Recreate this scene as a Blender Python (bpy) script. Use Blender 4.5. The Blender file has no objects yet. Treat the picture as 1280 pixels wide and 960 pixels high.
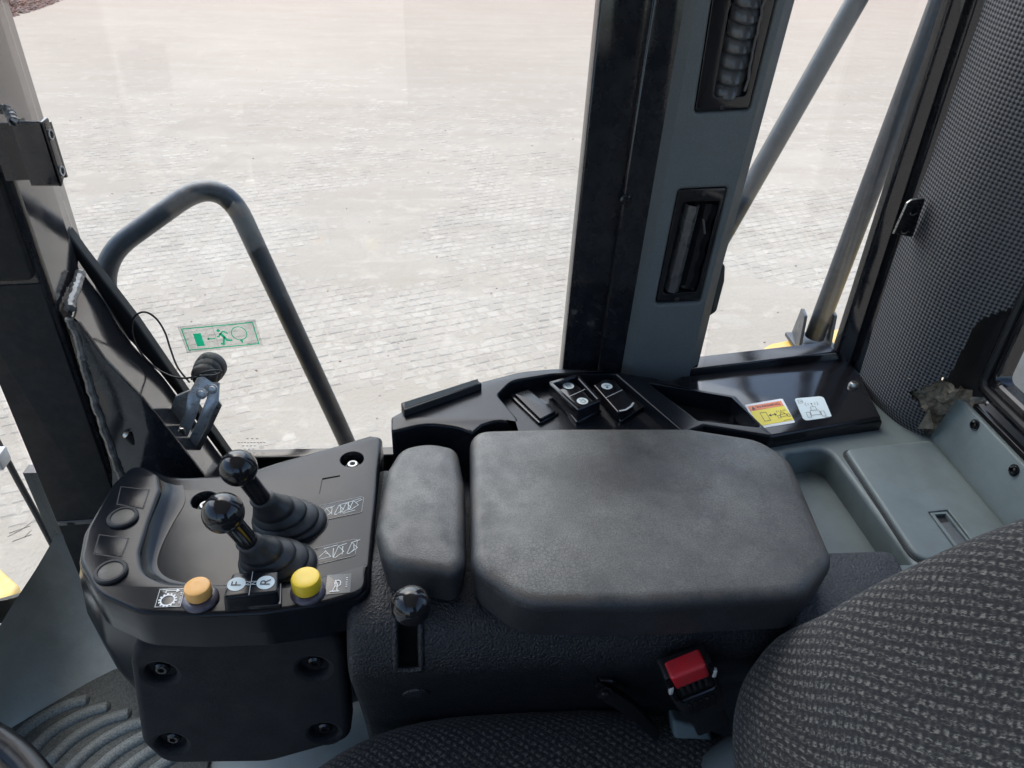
import bpy, bmesh, math, random
import numpy as np
from mathutils import Vector, Matrix, noise
from mathutils.geometry import tessellate_polygon
random.seed(7)
R = math.radians
SC = bpy.context.scene
COL = SC.collection

# ------------------------------------------------------------------ camera
CAM = Vector((0, 0, 1.34)); FPX = 961.0
PITCH, ROLL, YAW = R(34), R(2.0), R(-5)
_f = Vector((0, math.cos(PITCH), -math.sin(PITCH)))
_u = Vector((0, math.sin(PITCH), math.cos(PITCH)))
_r = Vector((1, 0, 0))
_r2 = _r * math.cos(ROLL) + _u * math.sin(ROLL)
_u2 = -_r * math.sin(ROLL) + _u * math.cos(ROLL)
_Z = Matrix.Rotation(YAW, 3, 'Z')
CR, CU, CF = _Z @ _r2, _Z @ _u2, _Z @ _f
cd = bpy.data.cameras.new('camera'); cam = bpy.data.objects.new('camera', cd); COL.objects.link(cam)
cd.sensor_width = 36; cd.lens = 36 * FPX / 1280; cd.clip_start = 0.02; cd.clip_end = 2000
cam.matrix_world = Matrix.Translation(CAM) @ Matrix((CR, CU, -CF)).transposed().to_4x4()
SC.camera = cam

# ------------------------------------------------------------------ light
SUN_EL, SUN_AZ = R(52), R(-25)
w = bpy.data.worlds.new('World'); SC.world = w; w.use_nodes = True
nt = w.node_tree; bg = nt.nodes['Background']
sky = nt.nodes.new('ShaderNodeTexSky'); sky.sky_type = 'NISHITA'; sky.sun_disc = False
sky.sun_elevation = SUN_EL; sky.sun_rotation = SUN_AZ
sky.air_density = 1.0; sky.dust_density = 2.0; sky.ozone_density = 2.0
nt.links.new(sky.outputs[0], bg.inputs[0]); bg.inputs[1].default_value = 0.15
sl = bpy.data.lights.new('sun', 'SUN'); sl.energy = 1.5; sl.angle = R(85); sl.color = (1, .985, .965)
sun = bpy.data.objects.new('sun', sl); COL.objects.link(sun)
_sd = Vector((math.sin(SUN_AZ) * math.cos(SUN_EL), math.cos(SUN_AZ) * math.cos(SUN_EL), math.sin(SUN_EL)))
sun.rotation_euler = (-_sd).to_track_quat('-Z', 'Y').to_euler()
SC.view_settings.view_transform = 'Standard'; SC.view_settings.look = 'None'
SC.view_settings.exposure = 1.28; SC.view_settings.gamma = 1
SC.render.engine = 'CYCLES'
cy = SC.cycles; cy.use_denoising = True; cy.max_bounces = 7; cy.diffuse_bounces = 4; cy.glossy_bounces = 4
cy.transparent_max_bounces = 16; cy.caustics_reflective = False; cy.caustics_refractive = False
cy.sample_clamp_indirect = 8

# ------------------------------------------------------------------ planes: photo point -> point on a real surface
def ray(px, py): return CF + CR * ((px - 640) / FPX) - CU * ((py - 480) / FPX)
def at(px, py, x=None, y=None, z=None):
    v = ray(px, py)
    if x is not None: t = (x - CAM.x) / v.x
    elif y is not None: t = (y - CAM.y) / v.y
    else: t = (z - CAM.z) / v.z
    return CAM + v * t
class Plane:
    def __init__(s, O, U, V):
        s.O = Vector(O); s.U = Vector(U).normalized(); V = Vector(V)
        s.N = s.U.cross(V).normalized(); s.V = s.N.cross(s.U).normalized()
    def uv(s, px, py):
        v = ray(px, py); t = (s.O - CAM).dot(s.N) / v.dot(s.N)
        return s.loc(CAM + v * t)
    def loc(s, P): d = Vector(P) - s.O; return (d.dot(s.U), d.dot(s.V))
    def w(s, u, v, n=0): return s.O + s.U * u + s.V * v + s.N * n
    def up(s, n): return Plane(s.O + s.N * n, s.U, s.V)
def HZ(z): return Plane((0, 0, z), (1, 0, 0), (0, 1, 0))
def VY(y): return Plane((0, y, 0), (1, 0, 0), (0, 0, 1))
def VX(x): return Plane((x, 0, 0), (0, -1, 0), (0, 0, 1))

# ------------------------------------------------------------------ 2D helpers
def area(p): return 0.5 * sum(p[i][0] * p[(i + 1) % len(p)][1] - p[(i + 1) % len(p)][0] * p[i][1] for i in range(len(p)))
def ccw(p): return list(p) if area(p) > 0 else list(p)[::-1]
def clean(p, e=1e-5):
    q = []
    for a in p:
        if not q or (a[0] - q[-1][0]) ** 2 + (a[1] - q[-1][1]) ** 2 > e * e: q.append(a)
    if len(q) > 1 and (q[0][0] - q[-1][0]) ** 2 + (q[0][1] - q[-1][1]) ** 2 < e * e: q.pop()
    return q
def rnd(pts, r=0.0, seg=6):
    """polygon with filleted corners; a point may carry its own radius"""
    n = len(pts); out = []
    for i in range(n):
        p0, p1, p2 = (Vector(pts[i - 1][:2]), Vector(pts[i][:2]), Vector(pts[(i + 1) % n][:2]))
        rr = pts[i][2] if len(pts[i]) > 2 else r
        a, b = p0 - p1, p2 - p1
        la, lb = a.length, b.length
        if rr <= 0 or la < 1e-7 or lb < 1e-7: out.append(tuple(p1)); continue
        a /= la; b /= lb
        ang = math.acos(max(-1, min(1, a.dot(b))))
        if ang > 3.1: out.append(tuple(p1)); continue
        d = min(rr / math.tan(ang / 2), la * .48, lb * .48)
        A, B = p1 + a * d, p1 + b * d
        for k in range(seg + 1):
            t = k / seg
            out.append(tuple(A * (1 - t) ** 2 + p1 * 2 * t * (1 - t) + B * t * t))
    return clean(out)
def catm(pts, n=6, closed=True):
    P = [Vector(p) for p in pts]; m = len(P); out = []
    for i in range(m if closed else m - 1):
        g = (lambda k: P[k % m]) if closed else (lambda k: P[max(0, min(m - 1, k))])
        p0, p1, p2, p3 = g(i - 1), g(i), g(i + 1), g(i + 2)
        for k in range(n):
            t = k / n
            out.append(tuple(.5 * (2 * p1 + (p2 - p0) * t + (2 * p0 - 5 * p1 + 4 * p2 - p3) * t * t + (3 * p1 - p0 - 3 * p2 + p3) * t ** 3)))
    if not closed: out.append(tuple(P[-1]))
    return out
def inset(p, d):
    """offset a CCW polygon inwards by d"""
    n = len(p); out = []
    for i in range(n):
        a, b, c = Vector(p[i - 1]), Vector(p[i]), Vector(p[(i + 1) % n])
        e1, e2 = (b - a), (c - b)
        if e1.length < 1e-9 or e2.length < 1e-9: out.append(tuple(b)); continue
        e1.normalize(); e2.normalize()
        n1, n2 = Vector((-e1.y, e1.x)), Vector((-e2.y, e2.x))
        k = 1 + n1.dot(n2)
        m = (n1 + n2) / max(k, .35)
        out.append(tuple(b + m * d))
    return out
def circle(c, r, n=24, ry=None):
    return [(c[0] + r * math.cos(2 * math.pi * k / n), c[1] + (ry or r) * math.sin(2 * math.pi * k / n)) for k in range(n)]
def PX(pl, pts, r=0.0, seg=6):
    return ccw(rnd([tuple(pl.uv(p[0], p[1])) + tuple(p[2:]) for p in pts], r, seg))
def PC(pl, pts, n=5): return ccw(catm([pl.uv(*p) for p in pts], n))

# ------------------------------------------------------------------ mesh builder
class MB:
    def __init__(s): s.v = []; s.f = []; s.uv = {}
    def add(s, vs, fs, uv=None):
        o = len(s.v); s.v += [tuple(x) for x in vs]; s.f += [tuple(i + o for i in f) for f in fs]
        if uv:
            for i, c in enumerate(uv): s.uv[o + i] = c
        return s
    def rings(s, rs, cap0=False, cap1=False, closed=True):
        n = len(rs[0]); vs = [p for r_ in rs for p in r_]; fs = []
        for k in range(len(rs) - 1):
            for i in range(n if closed else n - 1):
                j = (i + 1) % n
                fs.append((k * n + i, k * n + j, (k + 1) * n + j, (k + 1) * n + i))
        if cap0: fs.append(tuple(range(n - 1, -1, -1)))
        if cap1: fs.append(tuple((len(rs) - 1) * n + i for i in range(n)))
        return s.add(vs, fs)
    def box(s, c, d, M=None, b=0.0):
        x, y, z = d[0] / 2, d[1] / 2, d[2] / 2
        pl = Plane((0, 0, 0), (1, 0, 0), (0, 1, 0))
        m = MB(); o = [(-x, -y), (x, -y), (x, y), (-x, y)]
        m.slab(pl.up(z), rnd(o, b, 3) if b else o, d[2], r=b, rs=2, r0=b)
        T = Matrix.Translation(Vector(c)) @ (M.to_4x4() if M else Matrix.Identity(4))
        return s.add([T @ Vector(v) for v in m.v], m.f)
    def slab(s, pl, out, th, r=0.0, rs=3, holes=(), bottom=True, r0=0.0, taper=0.0):
        """plate with its top face on plane pl, th thick, rounded top edge r; holes = (outline, depth, edge radius)"""
        out = ccw(out)
        W = lambda p, n: pl.w(p[0], p[1], n)
        n = len(out); rr = []
        base = inset(out, taper) if taper else out
        if r0:
            for k in range(rs):
                a = math.pi / 2 * k / rs
                rr.append([W(p, -th + r0 * (1 - math.sin(a))) for p in inset(base, r0 * (1 - math.cos(math.pi / 2 - math.pi / 2 + a)) if False else r0 * (1 - math.sin(a)))])
            rr = [[W(p, -th + r0 * (1 - math.cos(math.pi / 2 * k / rs))) for p in inset(base, r0 * (1 - math.sin(math.pi / 2 * k / rs)))] for k in range(rs)]
        rr.append([W(p, -th + r0) for p in base])
        rr.append([W(p, -r) for p in out])
        top = out
        if r:
            for k in range(1, rs + 1):
                a = math.pi / 2 * k / rs
                top = inset(out, r * (1 - math.cos(a)))
                rr.append([W(p, -r + r * math.sin(a)) for p in top])
        s.rings(rr, cap0=bottom)
        loops = [top]
        for h, dep, hr in holes:
            h = ccw(h); ho = inset(h, -hr) if hr else h
            loops.append(ho[::-1])
            hh = []
            if hr:
                for k in range(4):
                    a = math.pi / 2 * k / 3
                    hh.append([W(p, -hr + hr * math.cos(a)) for p in inset(h, -hr * (1 - math.sin(a)))])
            else: hh.append([W(p, 0) for p in h])
            hh.append([W(p, -dep) for p in h])
            m = len(h); vs = [p for q in hh for p in q]; fs = []
            for k in range(len(hh) - 1):
                for i in range(m):
                    j = (i + 1) % m
                    fs.append((k * m + j, (k + 1) * m + j, (k + 1) * m + i, k * m + i)[::-1])
            s.add(vs, [f[::-1] for f in fs]) if False else s.add(vs, fs)
            s.add([W(p, -dep) for p in h], [tuple(range(m))])
        flat = [p for l in loops for p in l]
        tri = tessellate_polygon([[Vector((p[0], p[1], 0)) for p in l] for l in loops])
        fs = []
        for t in tri:
            a, b, c = (flat[i] for i in t)
            cr = (b[0] - a[0]) * (c[1] - a[1]) - (b[1] - a[1]) * (c[0] - a[0])
            if abs(cr) < 1e-14: continue
            fs.append(tuple(t) if cr > 0 else tuple(t)[::-1])
        return s.add([W(p, 0) for p in flat], fs)
    def pad(s, pl, out, th, r, crown=0.0, rs=6, steps=6, r0=0.004, taper=0.0, soft=1.0):
        """cushion: rounded edge, domed top made of shrinking rings"""
        out = ccw(out); cx = sum(p[0] for p in out) / len(out); cy_ = sum(p[1] for p in out) / len(out)
        W = lambda p, n: pl.w(p[0], p[1], n)
        base = inset(out, taper) if taper else out
        rr = [[W(p, -th) for p in inset(base, r0)], [W(p, -th + r0) for p in base]]
        for k in range(rs + 1):
            a = math.pi / 2 * k / rs
            rr.append([W(p, -r + r * math.sin(a)) for p in inset(out, r * soft * (1 - math.cos(a)))])
        last = inset(out, r * soft)
        for k in range(1, steps + 1):
            t = 1 - k / (steps + .0) * .985
            rr.append([W((cx + (p[0] - cx) * t, cy_ + (p[1] - cy_) * t), crown * (1 - t * t)) for p in last])
        return s.rings(rr, cap0=True, cap1=True)
    def tube(s, path, r, n=12, caps=True, rad=None):
        P = [Vector(p) for p in path]; m = len(P); rs_ = []
        T = [(P[min(i + 1, m - 1)] - P[max(i - 1, 0)]).normalized() for i in range(m)]
        a = Vector((0, 0, 1)) if abs(T[0].z) < .9 else Vector((1, 0, 0))
        nrm = (a - T[0] * a.dot(T[0])).normalized()
        for i in range(m):
            nrm = (nrm - T[i] * nrm.dot(T[i])).normalized(); b = T[i].cross(nrm)
            q = rad[i] if rad else r
            rs_.append([P[i] + (nrm * math.cos(2 * math.pi * k / n) + b * math.sin(2 * math.pi * k / n)) * q for k in range(n)])
        return s.rings(rs_, cap0=caps, cap1=caps)
    def lathe(s, prof, O, ax=(0, 0, 1), n=28, cap0=True, cap1=True):
        O = Vector(O); ax = Vector(ax).normalized()
        a = Vector((1, 0, 0)) if abs(ax.x) < .9 else Vector((0, 1, 0))
        u = (a - ax * a.dot(ax)).normalized(); v = ax.cross(u)
        rs_ = [[O + ax * h + (u * math.cos(2 * math.pi * k / n) + v * math.sin(2 * math.pi * k / n)) * r_ for k in range(n)] for r_, h in prof]
        return s.rings(rs_, cap0=cap0, cap1=cap1)
    def ball(s, c, r, n=20, sq=(1, 1, 1)):
        rs_ = []
        for i in range(n + 1):
            t = math.pi * i / n; q = max(math.sin(t), 1e-3) * r
            rs_.append([Vector(c) + Vector((q * math.cos(2 * math.pi * k / (2 * n)) * sq[0], q * math.sin(2 * math.pi * k / (2 * n)) * sq[1], -r * math.cos(t) * sq[2])) for k in range(2 * n)])
        return s.rings(rs_, cap0=True, cap1=True)
    def grid(s, rows, uvs=None):
        n = len(rows[0]); vs = [p for r_ in rows for p in r_]
        fs = [(k * n + i, k * n + i + 1, (k + 1) * n + i + 1, (k + 1) * n + i) for k in range(len(rows) - 1) for i in range(n - 1)]
        return s.add(vs, fs, [c for r_ in uvs for c in r_] if uvs else None)
    def poly(s, pl, pts, n=0.0):
        pts = ccw(pts)
        tri = tessellate_polygon([[Vector((p[0], p[1], 0)) for p in pts]]); fs = []
        for t in tri:
            a, b, c = (pts[i] for i in t)
            cr = (b[0] - a[0]) * (c[1] - a[1]) - (b[1] - a[1]) * (c[0] - a[0])
            if abs(cr) > 1e-16: fs.append(tuple(t) if cr > 0 else tuple(t)[::-1])
        return s.add([pl.w(p[0], p[1], n) for p in pts], fs)
    def stroke(s, pl, pts, wd, n=0.0, closed=False):
        P = [Vector(p) for p in pts]; m = len(P); L = []; Rr = []
        for i in range(m):
            if closed: d1, d2 = P[i] - P[i - 1], P[(i + 1) % m] - P[i]
            else: d1, d2 = P[i] - P[max(i - 1, 0)], P[min(i + 1, m - 1)] - P[i]
            if d1.length < 1e-9: d1 = d2
            if d2.length < 1e-9: d2 = d1
            d1 = d1.normalized(); d2 = d2.normalized()
            n1, n2 = Vector((-d1.y, d1.x)), Vector((-d2.y, d2.x)); mm = (n1 + n2) / max(1 + n1.dot(n2), .5)
            L.append(P[i] + mm * wd / 2); Rr.append(P[i] - mm * wd / 2)
        fs = []; q = m if closed else m - 1
        for i in range(q):
            j = (i + 1) % m; fs.append((m + i, m + j, j, i))
        return s.add([pl.w(p.x, p.y, n) for p in L + Rr], fs)
    def text(s, pl, body, c, h, ang=0.0, n=0.0, sx=1.0):
        cu = bpy.data.curves.new('lettering', 'FONT'); cu.body = body; cu.size = h / .7
        cu.align_x = 'CENTER'; cu.align_y = 'CENTER'
        ob = bpy.data.objects.new('lettering', cu); me = bpy.data.meshes.new_from_object(ob)
        ca, sa = math.cos(ang), math.sin(ang)
        vs = [pl.w(c[0] + v.co.x * sx * ca - v.co.y * sa, c[1] + v.co.x * sx * sa + v.co.y * ca, n) for v in me.vertices]
        s.add(vs, [tuple(p.vertices) for p in me.polygons])
        bpy.data.objects.remove(ob); bpy.data.curves.remove(cu); bpy.data.meshes.remove(me)
        return s
    def mesh(s, name, m, off=Vector((0, 0, 0)), smooth=38):
        me = bpy.data.meshes.new(name)
        me.from_pydata([tuple(Vector(v) - off) for v in s.v], [], s.f)
        if s.uv:
            ul = me.uv_layers.new(name='UVMap')
            for lp in me.loops: ul.data[lp.index].uv = s.uv.get(lp.vertex_index, (0, 0))
        bm = bmesh.new(); bm.from_mesh(me)
        if not s.uv: bmesh.ops.remove_doubles(bm, verts=bm.verts, dist=2e-6)
        bm.to_mesh(me); bm.free()
        if smooth:
            me.polygons.foreach_set('use_smooth', [True] * len(me.polygons))
            me.set_sharp_from_angle(angle=R(smooth))
        me.materials.append(m); me.update()
        return me

def wloc(o):
    p = Vector((0, 0, 0))
    while o is not None: p += o.location; o = o.parent
    return p
def thing(name, label, cat, loc, group=None):
    o = bpy.data.objects.new(name, None); COL.objects.link(o); o.location = loc; o.empty_display_size = .02
    o['label'] = label; o['category'] = cat
    if group: o['group'] = group
    return o
def part(name, mb, m, parent=None, label=None, kind=None, smooth=38):
    off = wloc(parent) if parent else Vector((0, 0, 0))
    o = bpy.data.objects.new(name, mb.mesh(name, m, off, smooth)); COL.objects.link(o)
    if parent: o.parent = parent
    if label: o['label'] = label
    if kind: o['kind'] = kind
    return o

# ------------------------------------------------------------------ materials
def mat(name, col, rough=.5, metal=0., var=.12, vs=9., bump=0., bs=400., bd=.002, dust=None, rvar=.08, coat=0., voro=False, spec=.5, speck=None):
    m = bpy.data.materials.new(name); m.use_nodes = True; t = m.node_tree; N = t.nodes; L = t.links
    b = N['Principled BSDF']; b.inputs['Metallic'].default_value = metal; b.inputs['Coat Weight'].default_value = coat
    b.inputs['Specular IOR Level'].default_value = spec
    tc = N.new('ShaderNodeTexCoord')
    n1 = N.new('ShaderNodeTexNoise'); n1.inputs['Scale'].default_value = vs; n1.inputs['Detail'].default_value = 6
    L.new(tc.outputs['Object'], n1.inputs['Vector'])
    mr = N.new('ShaderNodeMapRange'); mr.inputs[1].default_value = .3; mr.inputs[2].default_value = .7
    mr.inputs[3].default_value = 1 - var; mr.inputs[4].default_value = 1 + var
    L.new(n1.outputs['Fac'], mr.inputs[0])
    mx = N.new('ShaderNodeVectorMath'); mx.operation = 'SCALE'; mx.inputs[0].default_value = col[:3]
    L.new(mr.outputs[0], mx.inputs['Scale']); out = mx.outputs[0]
    if dust:
        dc, da, ds = dust
        n2 = N.new('ShaderNodeTexNoise'); n2.inputs['Scale'].default_value = ds; n2.inputs['Detail'].default_value = 8; n2.inputs['Roughness'].default_value = .65
        L.new(tc.outputs['Object'], n2.inputs['Vector'])
        r2 = N.new('ShaderNodeMapRange'); r2.inputs[1].default_value = .33 if name == 'armrest vinyl' else .42; r2.inputs[2].default_value = .60 if name == 'armrest vinyl' else .72; r2.inputs[4].default_value = da
        L.new(n2.outputs['Fac'], r2.inputs[0])
        mm = N.new('ShaderNodeMixRGB'); mm.inputs[2].default_value = (*dc, 1); L.new(r2.outputs[0], mm.inputs[0]); L.new(out, mm.inputs[1]); out = mm.outputs[0]
    if speck:
        ns = N.new('ShaderNodeTexNoise'); ns.inputs['Scale'].default_value = speck[0]; ns.inputs['Detail'].default_value = 2; L.new(tc.outputs['Object'], ns.inputs['Vector'])
        rs = N.new('ShaderNodeMapRange'); rs.inputs[1].default_value = .36; rs.inputs[2].default_value = .64; rs.inputs[3].default_value = 1 - speck[1]; rs.inputs[4].default_value = 1 + speck[1]; L.new(ns.outputs['Fac'], rs.inputs[0])
        vs_ = N.new('ShaderNodeVectorMath'); vs_.operation = 'SCALE'; L.new(out, vs_.inputs[0]); L.new(rs.outputs[0], vs_.inputs['Scale']); out = vs_.outputs[0]
    L.new(out, b.inputs['Base Color'])
    rr = N.new('ShaderNodeMapRange'); rr.inputs[1].default_value = .3; rr.inputs[2].default_value = .7
    rr.inputs[3].default_value = max(.02, rough - rvar); rr.inputs[4].default_value = min(1, rough + rvar)
    n3 = N.new('ShaderNodeTexNoise'); n3.inputs['Scale'].default_value = vs * 3.1; n3.inputs['Detail'].default_value = 5
    L.new(tc.outputs['Object'], n3.inputs['Vector']); L.new(n3.outputs['Fac'], rr.inputs[0]); L.new(rr.outputs[0], b.inputs['Roughness'])
    if bump:
        if voro:
            nb = N.new('ShaderNodeTexVoronoi'); nb.inputs['Scale'].default_value = bs; o_ = nb.outputs['Distance']
        else:
            nb = N.new('ShaderNodeTexNoise'); nb.inputs['Scale'].default_value = bs; nb.inputs['Detail'].default_value = 3; o_ = nb.outputs['Fac']
        L.new(tc.outputs['Object'], nb.inputs['Vector'])
        bp = N.new('ShaderNodeBump'); bp.inputs['Strength'].default_value = bump; bp.inputs['Distance'].default_value = bd
        L.new(o_, bp.inputs['Height']); L.new(bp.outputs[0], b.inputs['Normal'])
    return m
def glass(name, tint=(.97, .985, .98), dirt=.02):
    m = bpy.data.materials.new(name); m.use_nodes = True; t = m.node_tree; N = t.nodes; L = t.links
    for n in list(N): N.remove(n)
    o = N.new('ShaderNodeOutputMaterial'); a = N.new('ShaderNodeBsdfTransparent'); a.inputs[0].default_value = (*tint, 1)
    g = N.new('ShaderNodeBsdfGlossy'); g.inputs['Roughness'].default_value = .0; g.inputs[0].default_value = (1, 1, 1, 1)
    fr = N.new('ShaderNodeLayerWeight'); fr.inputs['Blend'].default_value = .5
    pw_ = N.new('ShaderNodeMath'); pw_.operation = 'POWER'; pw_.inputs[1].default_value = 5; L.new(fr.outputs['Facing'], pw_.inputs[0])
    ml = N.new('ShaderNodeMath'); ml.operation = 'MULTIPLY_ADD'; ml.inputs[1].default_value = .9; ml.inputs[2].default_value = .035; L.new(pw_.outputs[0], ml.inputs[0])
    mx = N.new('ShaderNodeMixShader'); L.new(ml.outputs[0], mx.inputs[0]); L.new(a.outputs[0], mx.inputs[1]); L.new(g.outputs[0], mx.inputs[2])
    d = N.new('ShaderNodeBsdfDiffuse'); d.inputs[0].default_value = (.6, .58, .55, 1)
    tc = N.new('ShaderNodeTexCoord'); nz = N.new('ShaderNodeTexNoise'); nz.inputs['Scale'].default_value = 14; nz.inputs['Detail'].default_value = 8
    L.new(tc.outputs['Object'], nz.inputs['Vector'])
    mr = N.new('ShaderNodeMapRange'); mr.inputs[1].default_value = .45; mr.inputs[2].default_value = .8; mr.inputs[4].default_value = dirt
    L.new(nz.outputs['Fac'], mr.inputs[0])
    m2 = N.new('ShaderNodeMixShader'); L.new(mr.outputs[0], m2.inputs[0]); L.new(mx.outputs[0], m2.inputs[1]); L.new(d.outputs[0], m2.inputs[2])
    L.new(m2.outputs[0], o.inputs[0])
    return m
def seat_fabric():
    m = bpy.data.materials.new('seat fabric'); m.use_nodes = True; t = m.node_tree; N = t.nodes; L = t.links
    b = N['Principled BSDF']; b.inputs['Roughness'].default_value = .9; b.inputs['Specular IOR Level'].default_value = .25
    b.inputs['Sheen Weight'].default_value = .15
    uv0 = N.new('ShaderNodeUVMap'); uv = N.new('ShaderNodeMapping'); uv.inputs['Rotation'].default_value = (0, 0, R(42)); L.new(uv0.outputs[0], uv.inputs[0])
    wv = N.new('ShaderNodeTexNoise'); wv.inputs['Scale'].default_value = 60; L.new(uv.outputs[0], wv.inputs['Vector'])
    sb = N.new('ShaderNodeVectorMath'); sb.operation = 'SUBTRACT'; sb.inputs[1].default_value = (.5, .5, .5); L.new(wv.outputs['Color'], sb.inputs[0])
    sc = N.new('ShaderNodeVectorMath'); sc.operation = 'SCALE'; sc.inputs['Scale'].default_value = .0022; L.new(sb.outputs[0], sc.inputs[0])
    ad = N.new('ShaderNodeVectorMath'); ad.operation = 'ADD'; L.new(uv.outputs[0], ad.inputs[0]); L.new(sc.outputs[0], ad.inputs[1])
    sp = N.new('ShaderNodeSeparateXYZ'); L.new(ad.outputs[0], sp.inputs[0])
    def mth(op, a, b_=None, c=None):
        n = N.new('ShaderNodeMath'); n.operation = op
        for k, q in enumerate((a, b_, c)):
            if q is None: continue
            if isinstance(q, (int, float)): n.inputs[k].default_value = q
            else: L.new(q, n.inputs[k])
        return n.outputs[0]
    def rng(o, lo, hi, a=0., b_=1.):
        r_ = N.new('ShaderNodeMapRange'); r_.inputs[1].default_value = lo; r_.inputs[2].default_value = hi; r_.inputs[3].default_value = a; r_.inputs[4].default_value = b_; L.new(o, r_.inputs[0]); return r_.outputs[0]
    # rows of flecks, every second row shifted half a step
    vr = mth('MULTIPLY', sp.outputs[1], 1 / .0084); row = mth('FLOOR', vr)
    rm_ = rng(mth('SINE', mth('MULTIPLY', vr, 2 * math.pi)), -.75, .6, .16, 1)
    cu_ = mth('ADD', mth('MULTIPLY', sp.outputs[0], 2 * math.pi / .0082), mth('MULTIPLY', row, math.pi))
    cm_ = rng(mth('SINE', cu_), -1, .3, .18, 1)
    mp = N.new('ShaderNodeMapping'); mp.inputs['Rotation'].default_value = (0, 0, R(-35)); mp.inputs['Scale'].default_value = (.42, 1, 1); L.new(uv.outputs[0], mp.inputs[0])
    nz = N.new('ShaderNodeTexNoise'); nz.inputs['Scale'].default_value = 520; nz.inputs['Detail'].default_value = 2; L.new(mp.outputs[0], nz.inputs['Vector'])
    fl_ = rng(nz.outputs['Fac'], .38, .60)
    n2 = N.new('ShaderNodeTexNoise'); n2.inputs['Scale'].default_value = 210; L.new(uv.outputs[0], n2.inputs['Vector'])
    ml = N.new('ShaderNodeMath'); ml.operation = 'MULTIPLY'
    L.new(mth('MULTIPLY', mth('MULTIPLY', rm_, cm_), rng(n2.outputs['Fac'], .32, .62, .15, 1.35)), ml.inputs[0]); L.new(mth('ADD', fl_, .06), ml.inputs[1])
    mx = N.new('ShaderNodeMixRGB'); mx.inputs[1].default_value = (.016, .0165, .019, 1); mx.inputs[2].default_value = (.175, .168, .15, 1); L.new(ml.outputs[0], mx.inputs[0])
    L.new(mx.outputs[0], b.inputs['Base Color'])
    a2 = N.new('ShaderNodeMath'); a2.operation = 'MULTIPLY_ADD'; a2.inputs[1].default_value = .35; L.new(nz.outputs['Fac'], a2.inputs[0]); L.new(ml.outputs[0], a2.inputs[2])
    bp = N.new('ShaderNodeBump'); bp.inputs['Strength'].default_value = .8; bp.inputs['Distance'].default_value = .0012; L.new(a2.outputs[0], bp.inputs['Height']); L.new(bp.outputs[0], b.inputs['Normal'])
    return m
def weave_fabric():
    m = bpy.data.materials.new('pillar weave'); m.use_nodes = True; t = m.node_tree; N = t.nodes; L = t.links
    b = N['Principled BSDF']; b.inputs['Roughness'].default_value = .75; b.inputs['Specular IOR Level'].default_value = .35
    uv = N.new('ShaderNodeUVMap'); sp = N.new('ShaderNodeSeparateXYZ'); L.new(uv.outputs[0], sp.inputs[0])
    def sn(o, k, ph=0):
        a = N.new('ShaderNodeMath'); a.operation = 'MULTIPLY_ADD'; a.inputs[1].default_value = k; a.inputs[2].default_value = ph; L.new(o, a.inputs[0])
        c = N.new('ShaderNodeMath'); c.operation = 'SINE'; L.new(a.outputs[0], c.inputs[0]); return c.outputs[0]
    k = 2 * math.pi / .0072
    p = N.new('ShaderNodeMath'); p.operation = 'MULTIPLY'; L.new(sn(sp.outputs[0], k), p.inputs[0]); L.new(sn(sp.outputs[1], k), p.inputs[1])
    mr = N.new('ShaderNodeMapRange'); mr.inputs[1].default_value = -.6; mr.inputs[2].default_value = .6; L.new(p.outputs[0], mr.inputs[0])
    mx = N.new('ShaderNodeMixRGB'); mx.inputs[1].default_value = (.012, .012, .014, 1); mx.inputs[2].default_value = (.15, .15, .157, 1); L.new(mr.outputs[0], mx.inputs[0])
    L.new(mx.outputs[0], b.inputs['Base Color'])
    bp = N.new('ShaderNodeBump'); bp.inputs['Strength'].default_value = .7; bp.inputs['Distance'].default_value = .0012; L.new(mr.outputs[0], bp.inputs['Height']); L.new(bp.outputs[0], b.inputs['Normal'])
    return m
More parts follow.
